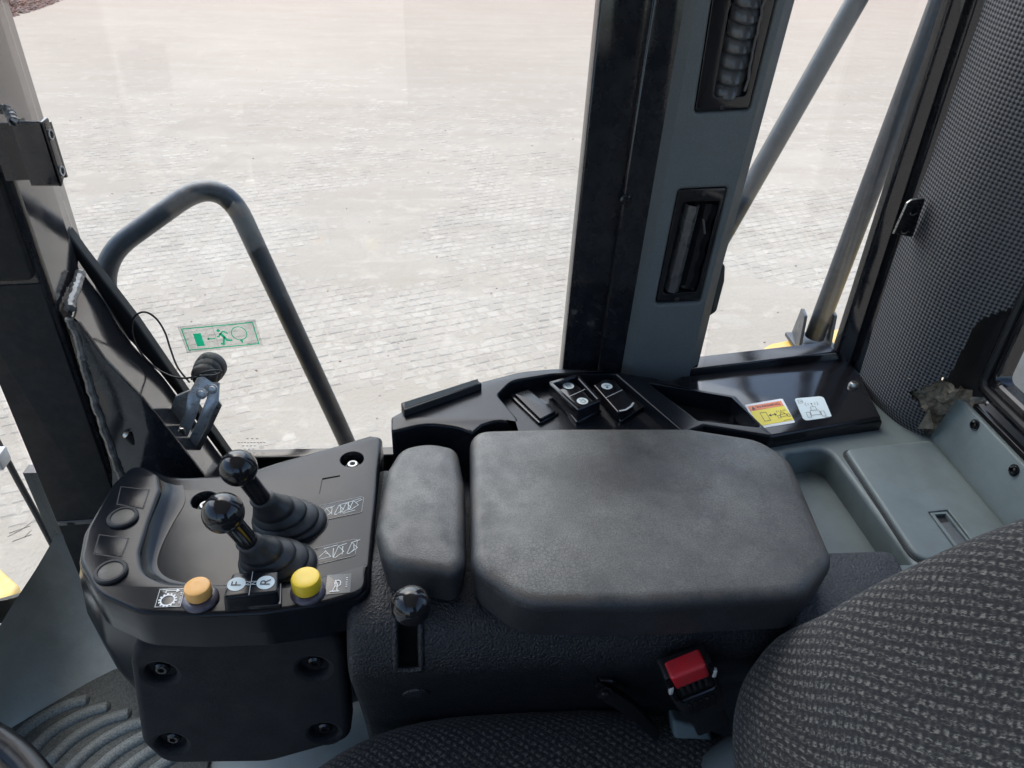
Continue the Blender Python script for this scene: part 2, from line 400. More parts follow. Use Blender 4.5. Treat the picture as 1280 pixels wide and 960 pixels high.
def ground_mat(name, base, joint=False):
    m = bpy.data.materials.new(name); m.use_nodes = True; t = m.node_tree; N = t.nodes; L = t.links
    b = N['Principled BSDF']; b.inputs['Roughness'].default_value = .9; b.inputs['Specular IOR Level'].default_value = .2
    g = N.new('ShaderNodeNewGeometry')
    def nz(scale, det=6, vec=None, rough=.6):
        n = N.new('ShaderNodeTexNoise'); n.inputs['Scale'].default_value = scale; n.inputs['Detail'].default_value = det; n.inputs['Roughness'].default_value = rough
        L.new(vec or g.outputs['Position'], n.inputs['Vector']); return n.outputs['Fac']
    def rg(o, a, c, lo, hi):
        r_ = N.new('ShaderNodeMapRange'); r_.inputs[1].default_value = a; r_.inputs[2].default_value = c; r_.inputs[3].default_value = lo; r_.inputs[4].default_value = hi
        L.new(o, r_.inputs[0]); return r_.outputs[0]
    def mix(f, a, c):
        x = N.new('ShaderNodeMixRGB'); L.new(f, x.inputs[0])
        (L.new(a, x.inputs[1]) if not isinstance(a, tuple) else setattr(x.inputs[1], 'default_value', (*a, 1)))
        (L.new(c, x.inputs[2]) if not isinstance(c, tuple) else setattr(x.inputs[2], 'default_value', (*c, 1)))
        return x.outputs[0]
    mp = N.new('ShaderNodeMapping'); mp.inputs['Rotation'].default_value = (0, 0, R(-22)); mp.inputs['Scale'].default_value = (.28, 1.5, 1); L.new(g.outputs['Position'], mp.inputs[0])
    c = mix(rg(nz(.35), .35, .65, 0, 1), tuple(x * .93 for x in base), tuple(min(1, x * 1.06) for x in base))
    c = mix(rg(nz(1.4, 8, mp.outputs[0]), .42, .66, 0, .55), c, (base[0] * .86, base[1] * .835, base[2] * .80))
    c = mix(rg(nz(4.5, 7), .55, .72, 0, .5), c, tuple(min(1, x * 1.3) for x in base))
    c = mix(rg(nz(2.6, 7, mp.outputs[0], .7), .56, .68, 0, .45), c, tuple(min(1, x * 1.22) for x in base))
    c = mix(rg(nz(3.7, 6, mp.outputs[0], .7), .64, .72, 0, .6), c, (base[0] * .68, base[1] * .60, base[2] * .54))
    c = mix(rg(nz(38, 5), .6, .75, 0, .35), c, tuple(x * .6 for x in base))
    # the yard turns pinkish towards its brick-dust end
    sp = N.new('ShaderNodeSeparateXYZ'); L.new(g.outputs['Position'], sp.inputs[0])
    wob = N.new('ShaderNodeMath'); wob.operation = 'MULTIPLY_ADD'; wob.inputs[1].default_value = 9; L.new(nz(.22), wob.inputs[0]); L.new(sp.outputs[1], wob.inputs[2])
    c = mix(rg(wob.outputs[0], 12, 34, 0, .8), c, (base[0] * 1.0, base[1] * .85, base[2] * .79))
    if joint:
        vo = N.new('ShaderNodeTexVoronoi'); vo.inputs['Scale'].default_value = 6.5; L.new(g.outputs['Position'], vo.inputs['Vector'])
        sx = N.new('ShaderNodeSeparateXYZ'); L.new(vo.outputs['Color'], sx.inputs[0])
        vm = N.new('ShaderNodeVectorMath'); vm.operation = 'SCALE'; L.new(c, vm.inputs[0]); L.new(rg(sx.outputs[0], 0, 1, 0.92, 1.11), vm.inputs['Scale']); c = vm.outputs[0]
    L.new(c, b.inputs['Base Color'])
    bp = N.new('ShaderNodeBump'); bp.inputs['Strength'].default_value = .6; bp.inputs['Distance'].default_value = .012; L.new(nz(30, 8), bp.inputs['Height']); L.new(bp.outputs[0], b.inputs['Normal'])
    return m
def pad_mat():
    """worn grained vinyl: pale polished patches with crazed cracks"""
    m = mat('armrest vinyl', (.024, .025, .028), .50, var=.3, vs=16, bump=.28, bs=700, bd=.0014, speck=(620, .26), dust=((.108, .109, .101), 1.0, 6.0), rvar=.1)
    t = m.node_tree; N = t.nodes; L = t.links; b = N['Principled BSDF']
    tc = N.new('ShaderNodeTexCoord')
    v = N.new('ShaderNodeTexVoronoi'); v.feature = 'DISTANCE_TO_EDGE'; v.inputs['Scale'].default_value = 190; L.new(tc.outputs['Object'], v.inputs['Vector'])
    mr = N.new('ShaderNodeMapRange'); mr.inputs[1].default_value = 0; mr.inputs[2].default_value = .13; mr.inputs[3].default_value = .42; mr.inputs[4].default_value = 1; L.new(v.outputs['Distance'], mr.inputs[0])
    def spot(P, r0, r1, val0, val1):
        mp_ = N.new('ShaderNodeMapping'); mp_.inputs['Location'].default_value = (-P[0], -P[1], 0); mp_.inputs['Scale'].default_value = (1, 1.7, 0); L.new(tc.outputs['Object'], mp_.inputs[0])
        mp_.inputs['Location'].default_value = (-P[0], -P[1] * 1.7, 0)
        ln = N.new('ShaderNodeVectorMath'); ln.operation = 'LENGTH'; L.new(mp_.outputs[0], ln.inputs[0])
        wn = N.new('ShaderNodeTexNoise'); wn.inputs['Scale'].default_value = 22; wn.inputs['Detail'].default_value = 5; L.new(tc.outputs['Object'], wn.inputs['Vector'])
        ad = N.new('ShaderNodeMath'); ad.operation = 'MULTIPLY_ADD'; ad.inputs[1].default_value = .10; L.new(wn.outputs['Fac'], ad.inputs[0]); L.new(ln.outputs['Value'], ad.inputs[2])
        mo_ = N.new('ShaderNodeMapRange'); mo_.interpolation_type = 'SMOOTHSTEP'; mo_.inputs[1].default_value = r0 + .05; mo_.inputs[2].default_value = r1 + .05; mo_.inputs[3].default_value = val0; mo_.inputs[4].default_value = val1
        L.new(ad.outputs[0], mo_.inputs[0]); return mo_.outputs[0]
    m2 = type('o', (), {})(); m2.outputs = [spot((-.13, -.085), .02, .12, .85, 0)]
    dark = spot((.0, .045), .02, .10, .42, 1)
    dm0 = [n for n in N if n.type == 'MIX_RGB'][0]; f0_ = dm0.inputs[0].links[0].from_socket
    mdk = N.new('ShaderNodeMath'); mdk.operation = 'MULTIPLY'; L.new(f0_, mdk.inputs[0]); L.new(dark, mdk.inputs[1]); L.new(mdk.outputs[0], dm0.inputs[0])
    # hands and sleeves have worn the upper side only
    gm = N.new('ShaderNodeNewGeometry'); sz = N.new('ShaderNodeSeparateXYZ'); L.new(gm.outputs['Normal'], sz.inputs[0])
    mz = N.new('ShaderNodeMapRange'); mz.inputs[1].default_value = .45; mz.inputs[2].default_value = .92; L.new(sz.outputs[2], mz.inputs[0])
    dm_ = [n for n in N if n.type == 'MIX_RGB'][0]; fs_ = dm_.inputs[0].links[0].from_socket
    mu = N.new('ShaderNodeMath'); mu.operation = 'MULTIPLY'; L.new(fs_, mu.inputs[0]); L.new(mz.outputs[0], mu.inputs[1]); L.new(mu.outputs[0], dm_.inputs[0])
    src = b.inputs['Base Color'].links[0].from_socket
    ms = N.new('ShaderNodeMixRGB'); ms.blend_type = 'MULTIPLY'; L.new(m2.outputs[0], ms.inputs[0]); L.new(src, ms.inputs[1]); L.new(mr.outputs[0], ms.inputs[2])
    # brown rubbed band along the rounded edges
    e1 = N.new('ShaderNodeMapRange'); e1.inputs[1].default_value = .99; e1.inputs[2].default_value = .88; L.new(sz.outputs[2], e1.inputs[0])
    e2 = N.new('ShaderNodeMapRange'); e2.inputs[1].default_value = .40; e2.inputs[2].default_value = .80; L.new(sz.outputs[2], e2.inputs[0])
    e3 = N.new('ShaderNodeMath'); e3.operation = 'MULTIPLY'; L.new(e1.outputs[0], e3.inputs[0]); L.new(e2.outputs[0], e3.inputs[1])
    en = N.new('ShaderNodeTexNoise'); en.inputs['Scale'].default_value = 18; en.inputs['Detail'].default_value = 6; L.new(tc.outputs['Object'], en.inputs['Vector'])
    er = N.new('ShaderNodeMapRange'); er.inputs[1].default_value = .40; er.inputs[2].default_value = .62; er.inputs[4].default_value = .95; L.new(en.outputs['Fac'], er.inputs[0])
    e4 = N.new('ShaderNodeMath'); e4.operation = 'MULTIPLY'; L.new(e3.outputs[0], e4.inputs[0]); L.new(er.outputs[0], e4.inputs[1])
    eb = N.new('ShaderNodeMixRGB'); eb.inputs[2].default_value = (.10, .082, .066, 1); L.new(e4.outputs[0], eb.inputs[0]); L.new(ms.outputs[0], eb.inputs[1])
    L.new(eb.outputs[0], b.inputs['Base Color'])
    return m

K = {}
K['gloss'] = mat('black console plastic', (.0065, .008, .011), .24, var=.1, bump=.06, bs=1500, bd=.0004, rvar=.03, spec=.27)
K['shiny'] = mat('polished black plastic', (.010, .010, .012), .13, var=.1, rvar=.04)
K['paint'] = mat('black cab paint', (.011, .012, .015), .10, var=.15, bump=.04, bs=60, bd=.001, rvar=.04, dust=((.06, .06, .06), .18, 60))
K['rubber'] = mat('black rubber', (.012, .012, .013), .55, var=.15, bump=.1, bs=300)
K['boot'] = mat('dark rubber boot', (.024, .025, .027), .48, var=.2, bump=.12, bs=500, bd=.0006)
K['leather'] = mat('grained black vinyl', (.0105, .012, .0155), .42, var=.15, bump=.8, bs=420, bd=.0030, speck=(520, .7))
K['padv'] = pad_mat()
K['foamrub'] = mat('matt black foam skin', (.0095, .0105, .013), .82, speck=(700, .4), var=.12, bump=.5, bs=900, bd=.0009, spec=.35)
K['grey'] = mat('grey green plastic', (.165, .205, .208), .48, var=.07, bump=.12, bs=900, bd=.0005, dust=((.10, .12, .12), .5, 22))
K['trim'] = mat('dark grey trim plastic', (.095, .107, .11), .58, speck=(900, .14), var=.06, bump=.25, bs=1100, bd=.0006)
K['floor'] = mat('grey floor rubber', (.42, .46, .435), .6, var=.2, vs=7, bump=.3, bs=260, bd=.001, dust=((.26, .26, .24), .5, 16))
K['mat'] = mat('ribbed rubber mat', (.085, .095, .09), .55, speck=(420, .35), var=.25, bump=.7, bs=520, bd=.0016, dust=((.10, .10, .09), .5, 30))
K['steel'] = mat('zinc steel', (.45, .45, .43), .32, 1, var=.2, vs=60, bump=.1, bs=200)
K['dsteel'] = mat('blackened steel', (.38, .39, .39), .30, .35, var=.35, vs=40, bump=.3, bs=160, bd=.001, dust=((.30, .31, .32), .6, 60))
K['weld'] = mat('weld bead paint', (.06, .06, .06), .34, var=.4, vs=60, bump=.6, bs=140, bd=.002, dust=((.32, .31, .29), .6, 90))
K['tube'] = mat('dark grey rail paint', (.036, .043, .052), .36, var=.2, vs=14, bump=.15, bs=120, dust=((.10, .112, .13), .3, 60))
K['yellow'] = mat('yellow machine paint', (.72, .44, .06), .45, var=.12, dust=((.6, .5, .33), .7, 9))
K['ybut'] = mat('yellow button', (.80, .55, .03), .38, var=.06, rvar=.05)
K['obut'] = mat('orange button', (.80, .42, .12), .42, var=.07, rvar=.05)
K['collar'] = mat('purple grey collar', (.085, .075, .095), .22, var=.2)
K['red'] = mat('red buckle button', (.55, .02, .03), .4, var=.15, dust=((.3, .05, .05), .5, 60))
K['white'] = mat('white print', (.74, .76, .76), .5, var=.05)
K['pale'] = mat('pale grey print', (.42, .44, .45), .5, var=.05)
K['ink'] = mat('black print', (.02, .02, .022), .5, var=.05)
K['label'] = mat('black label film', (.017, .018, .02), .25, var=.05)
K['green'] = mat('green print', (.02, .50, .26), .5, var=.05)
_t = K['green'].node_tree; _tr = _t.nodes.new('ShaderNodeBsdfTranslucent'); _tr.inputs[0].default_value = (.02, .50, .26, 1)
_mx = _t.nodes.new('ShaderNodeMixShader'); _mx.inputs[0].default_value = .6; _o = _t.nodes['Material Output']
_t.links.new(_t.nodes['Principled BSDF'].outputs[0], _mx.inputs[1]); _t.links.new(_tr.outputs[0], _mx.inputs[2]); _t.links.new(_mx.outputs[0], _o.inputs[0])
K['satin'] = mat('satin black lining', (.0055, .006, .0075), .6, var=.2, bump=.2, bs=500, bd=.0006, spec=.25, dust=((.03, .03, .03), .3, 90))
K['ribs'] = mat('paler rubber ribs', (.20, .22, .21), .5, var=.25, bump=.6, bs=400, bd=.002, speck=(420, .3))  # paler than the mat base so the ribs stand out
K['vinyl'] = mat('lit grained vinyl', (.04, .044, .052), .5, var=.1, bump=.8, bs=420, bd=.003, speck=(520, .45))  # housing vinyl again, its reflected light painted in as a lighter grey
K['edge'] = mat('grey edge line', (.20, .21, .22), .4)
K['clear'] = glass('clear sticker film', (.90, .91, .90), .30)
K['wyel'] = mat('warning yellow print', (.80, .66, .03), .45, var=.05)
K['wora'] = mat('warning orange print', (.78, .20, .07), .45, var=.05)
K['info'] = mat('pale blue grey sticker', (.56, .65, .67), .45, var=.05)
K['plug'] = mat('dusty brown cap', (.075, .07, .06), .45, var=.35, vs=60, dust=((.13, .115, .085), .7, 50))
K['foam'] = mat('crumbling beige foam', (.36, .30, .22), .95, var=.35, vs=50, bump=1, bs=90, bd=.006, dust=((.02, .018, .016), .95, 55))  # near-black blotches paint the shade of the hollows into the foam colour
K['vane'] = mat('smoky vent plastic', (.05, .05, .053), .28, var=.15, dust=((.14, .135, .125), .5, 40))
K['alu'] = mat('dusty silver canister', (.60, .62, .63), .5, .1, var=.1, dust=((.45, .40, .32), .5, 40))
K['seat'] = seat_fabric(); K['weave'] = weave_fabric(); K['glass'] = glass('window glass')
K['darkwall'] = mat('dark light wall', (.045, .048, .05), .8)  # for the added wall that holds back light from the left
K['roof'] = mat('pale headliner', (.46, .46, .45), .9)
K['ground'] = ground_mat('dusty sand', (.415, .362, .294))
K['paver'] = ground_mat('worn grey paver', (.425, .376, .311), True)
K['gravel'] = mat('brick rubble', (.34, .25, .20), .9, var=.5, vs=3, dust=((.42, .17, .10), .9, 7))

# ================================================================== THE YARD
GZ = -1.9
mb = MB(); mb.add([(-400, -400, GZ), (400, -400, GZ), (400, 400, GZ), (-400, 400, GZ)], [(0, 1, 2, 3)])
ground = part('ground', mb, K['ground'], kind='structure')
# setts: a running-bond field turned 20 degrees, sinking under the sand in patches
def inpoly(x, y, P):
    c = False
    for i in range(len(P)):
        (x1, y1), (x2, y2) = P[i], P[i - 1]
        if (y1 > y) != (y2 > y) and x < (x2 - x1) * (y - y1) / (y2 - y1) + x1: c = not c
    return c
def proj(P):
    q = Vector(P) - CAM; d = q.dot(CF)
    return (640 + FPX * q.dot(CR) / d, 480 - FPX * q.dot(CU) / d, d) if d > .1 else None
GL = [[(30, 0), (100, 310), (300, 570), (480, 540), (700, 462), (750, 0)], [(1000, 0), (880, 455), (1040, 438), (1185, 0)]]
ca, sa = math.cos(R(20)), math.sin(R(20))
cand = []
PW, PD = .122, .108
for j in range(-26, 180):
    for i in range(-125, 145):
        a = (i + (.5 if j % 2 else 0)) * PW; bq = j * PD
        x, y = a * ca - bq * sa, a * sa + bq * ca
        if y < 3.4 or y > 15.5 or abs(x) > .8 * y + 2.5: continue
        h = .0034 - max(0, y - 8) * .0007 - .014 * max(0, noise.noise(Vector((x * .55 + 3, y * .8, 2.2))) - .10) + .003 * noise.noise(Vector((x * 1.9, y * 1.9, 7))) + random.uniform(-.002, .002)
        if h < .0008: continue
        cand.append((y * y + x * x, x, y, h))
cand.sort()
def paver_vf(wd, dp, h, ch=.012):
    a, b = wd / 2, dp / 2
    j = lambda s=.0035: random.uniform(-s, s)
    base = [(-a + j(), -b + j()), (a + j(), -b + j()), (a + j(), b + j()), (-a + j(), b + j())]
    v = [(p[0], p[1], -.03) for p in base] + [(p[0], p[1], -ch * .42) for p in base] + [(p[0] * (1 - ch / a), p[1] * (1 - ch / b), j(.0012)) for p in base]
    f = [(i + 4 * k, (i + 1) % 4 + 4 * k, (i + 1) % 4 + 4 * k + 4, i + 4 * k + 4) for k in range(2) for i in range(4)] + [(8, 9, 10, 11)]
    return v, f
protos = []
for k in range(10):
    v, f = paver_vf(PW - .007 - random.uniform(0, .012), PD - .007 - random.uniform(0, .010), 0)
    m_ = MB(); m_.add(v, f); protos.append(m_.mesh('paver', K['paver'], smooth=0))
nind = 0; V = []; Fc = []
for d2, x, y, h in cand:
    p = proj((x, y, GZ)); vis = p and any(inpoly(p[0], p[1], g) for g in GL)
    rot = R(20) + random.uniform(-.03, .03)
    if vis and nind < 300:
        o = bpy.data.objects.new('paver', random.choice(protos)); COL.objects.link(o); o.parent = ground
        o.location = (x, y, GZ + h); o.rotation_euler = (random.uniform(-.012, .012), random.uniform(-.012, .012), rot); nind += 1
    else:
        v, f = paver_vf(PW - .007 - random.uniform(0, .012), PD - .007 - random.uniform(0, .010), 0)
        c_, s_ = math.cos(rot), math.sin(rot); o_ = len(V)
        V += [(q[0] * c_ - q[1] * s_ + x, q[0] * s_ + q[1] * c_ + y, q[2] + GZ + h) for q in v]; Fc += [tuple(i + o_ for i in ff) for ff in f]
mb = MB(); mb.v = V; mb.f = Fc
part('paving', mb, K['paver'], ground, kind='stuff', smooth=0)
# pebbles and crumbs
def stones(name, n, fn, m, label, cat):
    mb = MB()
    for _ in range(n):
        c, s_ = fn(); q = [Vector((random.gauss(0, 1), random.gauss(0, 1), random.gauss(0, .7))) for _ in range(4)]
        vs = []
        for d in ((1, 0, 0), (-1, 0, 0), (0, 1, 0), (0, -1, 0), (0, 0, .7), (0, 0, -.7)):
            vs.append(Vector(c) + Vector(d) * s_ * random.uniform(.6, 1.2))
        mb.add(vs, [(0, 2, 4), (2, 1, 4), (1, 3, 4), (3, 0, 4), (2, 0, 5), (1, 2, 5), (3, 1, 5), (0, 3, 5)])
    o = part(name, mb, m, None, kind='stuff', smooth=0); o['label'] = label; o['category'] = cat
    return o
def f_peb():
    y = 3.8 + 20 * random.random() ** 1.3; x = random.uniform(-.75, .8) * y; return (x, y, GZ + .004), random.uniform(.004, .012)
stones('pebbles', 450, f_peb, K['gravel'], 'loose pebbles and crumbs scattered over the sandy yard', 'pebbles')
hp = at(22, 8, z=GZ)
def f_heap():
    a = random.uniform(0, 6.28); r_ = random.random() ** .5; x = r_ * math.cos(a) * 1.0; y = r_ * math.sin(a) * 4.2
    return (hp.x + x - .35, hp.y + y, GZ + .45 * max(0, 1 - r_) * random.random()), random.uniform(.02, .06)
stones('rubble_heap', 5200, f_heap, K['gravel'], 'heap of reddish brick rubble at the far corner of the yard', 'rubble')
hp2 = at(402, -8, z=GZ)
def f_heap2():
    a = random.uniform(0, 6.28); r_ = random.random() ** .5
    return (hp2.x + r_ * math.cos(a) * .9, hp2.y + r_ * math.sin(a) * .9, GZ + .1 * (1 - r_) * random.random()), random.uniform(.015, .05)
stones('brick_debris', 700, f_heap2, K['gravel'], 'small patch of brown brick debris on the far yard edge', 'debris')

# ------------------------------------------------------------------ outside rails and fenders
def fil3(P, r, seg=8):
    P = [Vector(p) for p in P]; out = [P[0]]
    for i in range(1, len(P) - 1):
        a, b = P[i - 1] - P[i], P[i + 1] - P[i]; d = min(r, a.length * .45, b.length * .45)
        A, B = P[i] + a.normalized() * d, P[i] + b.normalized() * d
        out += [A * (1 - k / seg) ** 2 + P[i] * 2 * (k / seg) * (1 - k / seg) + B * (k / seg) ** 2 for k in range(seg + 1)]
    return out + [P[-1]]
t = thing('handrail', 'bent dark grey tube handrail outside the window beside the green exit sticker', 'handrail', (-.3, 1.15, .3))
pth = [at(150, 430, y=1.13), at(122, 325, y=1.15), at(276, 214, y=1.2), at(437, 560, y=1.2), at(470, 640, y=1.2)]
part('tube', MB().tube(fil3(pth, .085, 12), .0165, 18), K['tube'], t)
t = thing('rear_rail', 'pair of leaning grey steel tubes rising from the yellow fender behind the rear side window', 'rail', (.75, 1.35, .5))
part('tube', MB().tube([at(1090, -34, y=1.42), at(905, 292, y=1.42), at(880, 335, y=1.42), at(775, 515, y=1.42)], .0185, 16), K['tube'], t)
f0 = at(1018, 421, y=1.38)
part('tube', MB().tube([at(1196, -50, y=1.38), f0], .0205, 16), K['tube'], t)
part('crossbar', MB().tube([at(1108, 192, y=1.38), at(1190, 186, y=1.38)], .013, 12), K['tube'], t)
fb = MB()
for dx in (-.034, .030):
    pl = Plane(f0 + Vector((dx, 0, -.012)), (.25, 1, 0), (0, 0, 1))
    fb.slab(pl, rnd([(-.05, -.01), (.05, -.01), (.022, .07), (-.022, .075)], .006), .006)
fb.box(f0 + Vector((0, 0, -.018)), (.09, .09, .01), b=.003)
part('foot_bracket', fb, K['tube'], t, label='dark angled foot bracket bolted to the yellow fender')
part('bolt', MB().lathe([(.009, 0), (.009, .008), (.005, .01)], f0 + Vector((-.05, -.04, -.013)), n=8), K['wora'], t)
t = thing('rear_fender', 'yellow dusty rear fender under the foot of the grey rails', 'fender', (.8, 1.4, .4))
zf = f0.z - .025
pf = HZ(zf)
part('fender_top', MB().slab(pf, rnd([tuple(at(930, 449, z=zf)[:2]), tuple(at(962, 428, z=zf)[:2]), tuple(at(1000, 420, z=zf)[:2]), tuple(at(1060, 406, z=zf)[:2]), (1.5, 1.75), (1.5, .98), (.5, .98)], .02), .25, r=.012), K['yellow'], t)
t = thing('front_fender', 'yellow front fender corner low outside the windscreen', 'fender', (-1.0, .8, -.3))
zf = -.25
part('fender_top', MB().slab(HZ(zf), rnd([tuple(at(24, 731, z=zf)[:2]), tuple(at(-4, 706, z=zf)[:2]), tuple(at(-90, 672, z=zf)[:2]), (-1.9, .4), (-1.1, .2)], .03), .1, r=.012), K['yellow'], t)

# ================================================================== CAB SHELL
def struct(name, mb, m): return part(name, mb, m, kind='structure')
FZ = .27
struct('cab_floor', MB().slab(HZ(FZ), [(-.95, -.75), (.72, -.75), (.72, .93), (-.95, .93)], .05), K['floor'])
struct('cab_roof', MB().slab(HZ(1.86), rnd([(-.95, -.78), (.85, -.78), (.85, 1.04), (-.95, 1.04)], .08), .07, r=.02), K['roof'])
wl = MB(); wl.box((-.02, .965, .41), (1.30, .02, .26)); wl.box((.40, 1.0, .52), (.34, .02, .34))
struct('cab_wall_right', wl, K['paint'])
wl = MB(); wl.box((.78, .08, .42), (.02, 1.72, .40)); struct('cab_wall_rear', wl, K['paint'])
wl = MB(); wl.box((.325, -.78, .68), (.95, .02, .86)); wl.box((-.425, -.78, .45), (.55, .02, .40)); wl.box((.55, -.78, 1.43), (.5, .02, .80)); wl.box((-.66, -.78, 1.43), (.08, .02, .80)); struct('left_light_wall', wl, K['darkwall'])  # left side out of view, added and cut to limit incoming light

# windscreen pane, gasket and toe board at far left
A0, A1 = Vector((-.652, .96, .2)), Vector((-.652, .96, 1.8))
pw = VX(-.664)
t = thing('windscreen', 'tall front windscreen pane with a rounded lower corner in black rubber', 'window', (-.664, .4, .3))
gb = [pw.uv(*q) for q in [(104, 722), (90, 690), (78, 706), (66, 722), (40, 741), (0, 753), (-60, 764)]]
glb = [pw.uv(*q) for q in [(88, 690), (74, 704), (60, 722), (38, 739), (0, 750), (-60, 760)]]
o_ = [(-.96, 1.8), (-.96, glb[0][1])] + glb[1:] + [(.55, glb[-1][1] - .01), (.55, 1.8)]
part('pane', MB().slab(pw.up(-.004), o_, .005), K['glass'], t)
lo = [pw.uv(*q) for q in [(105, 770), (60, 772), (0, 778), (-60, 790)]]
part('gasket', MB().slab(pw.up(.012), [(-.97, glb[0][1])] + glb[1:] + [(.55, glb[-1][1] - .01), (.55, lo[-1][1])] + lo[::-1] + [(-.97, lo[0][1])], .02, r=.004), K['rubber'], t)
px = MB()
for k, (y0, x0, x1) in enumerate([(656, 31, 43), (662, 14, 40), (667, 12, 30), (668, 33, 42), (674, 18, 42)]):
    px.stroke(pw, [pw.uv(x0, y0 + 5 - k * .5), pw.uv(x1, y0 - 4 - k * .5)], .0010, .003)
part('glass_print', px, K['pale'], t)
tb = MB()
r0 = [at(x_, y_, z=FZ + .004) for x_, y_ in [(-90, 970), (0, 920), (70, 880), (135, 845), (240, 800)]]
r1 = [Vector((-.650, y_, z_)) for y_, z_ in [(.58, .465), (.72, .43), (.80, .425), (.87, .42), (.95, .42)]]
rows = []
for k in range(9):
    s_ = k / 8; rows.append([a.lerp(b, s_) + Vector((0, 0, -.03 * math.sin(math.pi * s_))) for a, b in zip(r0, r1)])
rows = [catm(r_, 5, False) for r_ in rows]
tb.grid(rows)
t = thing('toe_board', 'smooth grey toe board rising to the windscreen beside the front pillar', 'footboard', (-.6, .7, FZ))
part('board', tb, K['floor'], t)
t = thing('mirror_arm', 'short grey mirror arm outside beside the left edge of the front pillar', 'mirror arm', (-.75, .9, .6))
part('arm_block', MB().box(at(-2, 573, x=-.72), (.02, .03, .028), b=.003), K['alu'], t)
part('stalk', MB().tube([at(-20, 520, x=-.74), at(2, 562, x=-.73), at(22, 600, x=-.72), at(44, 640, x=-.71), at(84, 716, x=-.674)], .005, 10), K['rubber'], t)

# ---- front pillar
t = thing('front_pillar', 'black painted front cab pillar left of the exit sticker window', 'pillar', (-.52, .88, .25))
poly = rnd([(-.449, .80, .010), (-.481, .935, .006), (-.50, 1.0), (-.655, 1.0), (-.5445, .80, .006)])
part('column', MB().slab(HZ(1.80), poly, 1.37), K['paint'], t)
PF = Plane((-.449, .80, 0), (1, 0, 0), (0, 0, 1))
cv = [(-.094, .944), (-.010, .948, .010), (-.010, 1.79), (-.094, 1.79)]
part('cover', MB().slab(PF.up(.006), rnd(cv), .008, r=.003), K['satin'], t)
part('reflection_mask', MB().slab(PF.up(.002), rnd([(-.0945, .432), (-.007, .432), (-.007, .942), (-.0945, .938)], .002), .004, r=.0015), K['satin'], t)  # added dull plate that keeps reflections off the lower pillar face
lg = MB().slab(PF.up(.004), rnd([(-.092, .578), (-.02, .582), (-.02, .590), (-.092, .586)], .001), .006, r=.001)
part('ledge', lg, K['paint'], t)
PY = VY(.797)
gp = [PY.uv(*q) for q in [(83, 396), (99, 404), (131, 449), (178, 498), (242, 578), (290, 640), (290, 720), (140, 720), (140, 590), (118, 500)]]
part('gusset_plate', MB().slab(PY, rnd(gp, .002), .004, r=.001), K['paint'], t)
L1 = [(84, 394), (99, 403), (131, 448), (178, 497), (242, 577), (290, 639)]
L2 = [(99, 334), (128, 374), (160, 424), (195, 462), (219, 492), (318, 628)]
bA = [Vector(p) for p in catm([tuple(at(*q, y=.7975)) for q in L1], 6, False)]
bB = [Vector(p) for p in catm([tuple(at(*q, y=.942)) for q in L2], 6, False)]
rows = [[a.lerp(b, k / 8) for a, b in zip(bA, bB)] for k in range(9)]
part('window_flange', MB().grid(rows), K['paint'], t)
def bead(pts, r_, n=44):
    P = [Vector(p) for p in catm([tuple(p) for p in pts], 10, False)]
    P = [p + Vector((random.uniform(-.001, .001), 0, random.uniform(-.001, .001))) for p in P]
    return MB().tube(P, r_, 8, rad=[r_ * (.85 + .16 * abs(math.sin(i * 1.25)) + random.uniform(-.1, .15)) for i in range(len(P))])
part('weld_seam', bead([at(101, 341, y=.905), at(94, 362, y=.86), at(86, 385, y=.81)], .0062), K['weld'], t, label='short grey weld bead at the top of the gusset')
part('weld_seam', bead([at(86, 398, y=.797), at(98, 425, y=.797), at(104, 452, y=.797), at(119, 505, y=.797), at(135, 550, y=.797), at(150, 592, y=.797), at(155, 612, y=.797)], .0048), K['weld'], t)
# welded channel bracket
bk = MB(); o = at(12, 152, y=.775)
w_, h_, dp = .030, .063, .014
bk.slab(VY(.775), rnd([(o.x, o.z - h_), (o.x + w_, o.z - h_, .003), (o.x + w_, o.z, .002), (o.x, o.z, .002)]), .003, r=.0012)
bk.slab(Plane((o.x + w_, .775, 0), (0, 1, 0), (0, 0, 1)), rnd([(.0, o.z - h_), (dp, o.z - h_ + .008, .004), (dp, o.z + .001, .003), (.0, o.z)]), .003, r=.001)
bk.slab(Plane((o.x + .003, .775, 0), (0, 1, 0), (0, 0, 1)), [(.003, o.z - h_), (.022, o.z - h_), (.022, o.z - .002), (.003, o.z)], .003)
bk.slab(VY(.775 + dp), [(o.x - .03, o.z - h_), (o.x + w_, o.z - h_ + .004), (o.x + w_, o.z - .004), (o.x - .03, o.z - .006)], .003)
br = part('bracket', bk, K['paint'], t, label='open topped black channel bracket welded to the pillar')
for zz in (.014, .050):
    part('bolt_hole', MB().lathe([(.0052, 0), (.0052, .0012), (.0036, .0012), (.0036, -.002)], (o.x + w_, .775 + dp * .55, o.z - zz), (1, 0, 0), 18, cap0=False), K['dsteel'], br)
part('weld_blob', bead([at(2, 136, y=.79), at(13, 142, y=.785), at(17, 153, y=.775)], .0045), K['weld'], br)

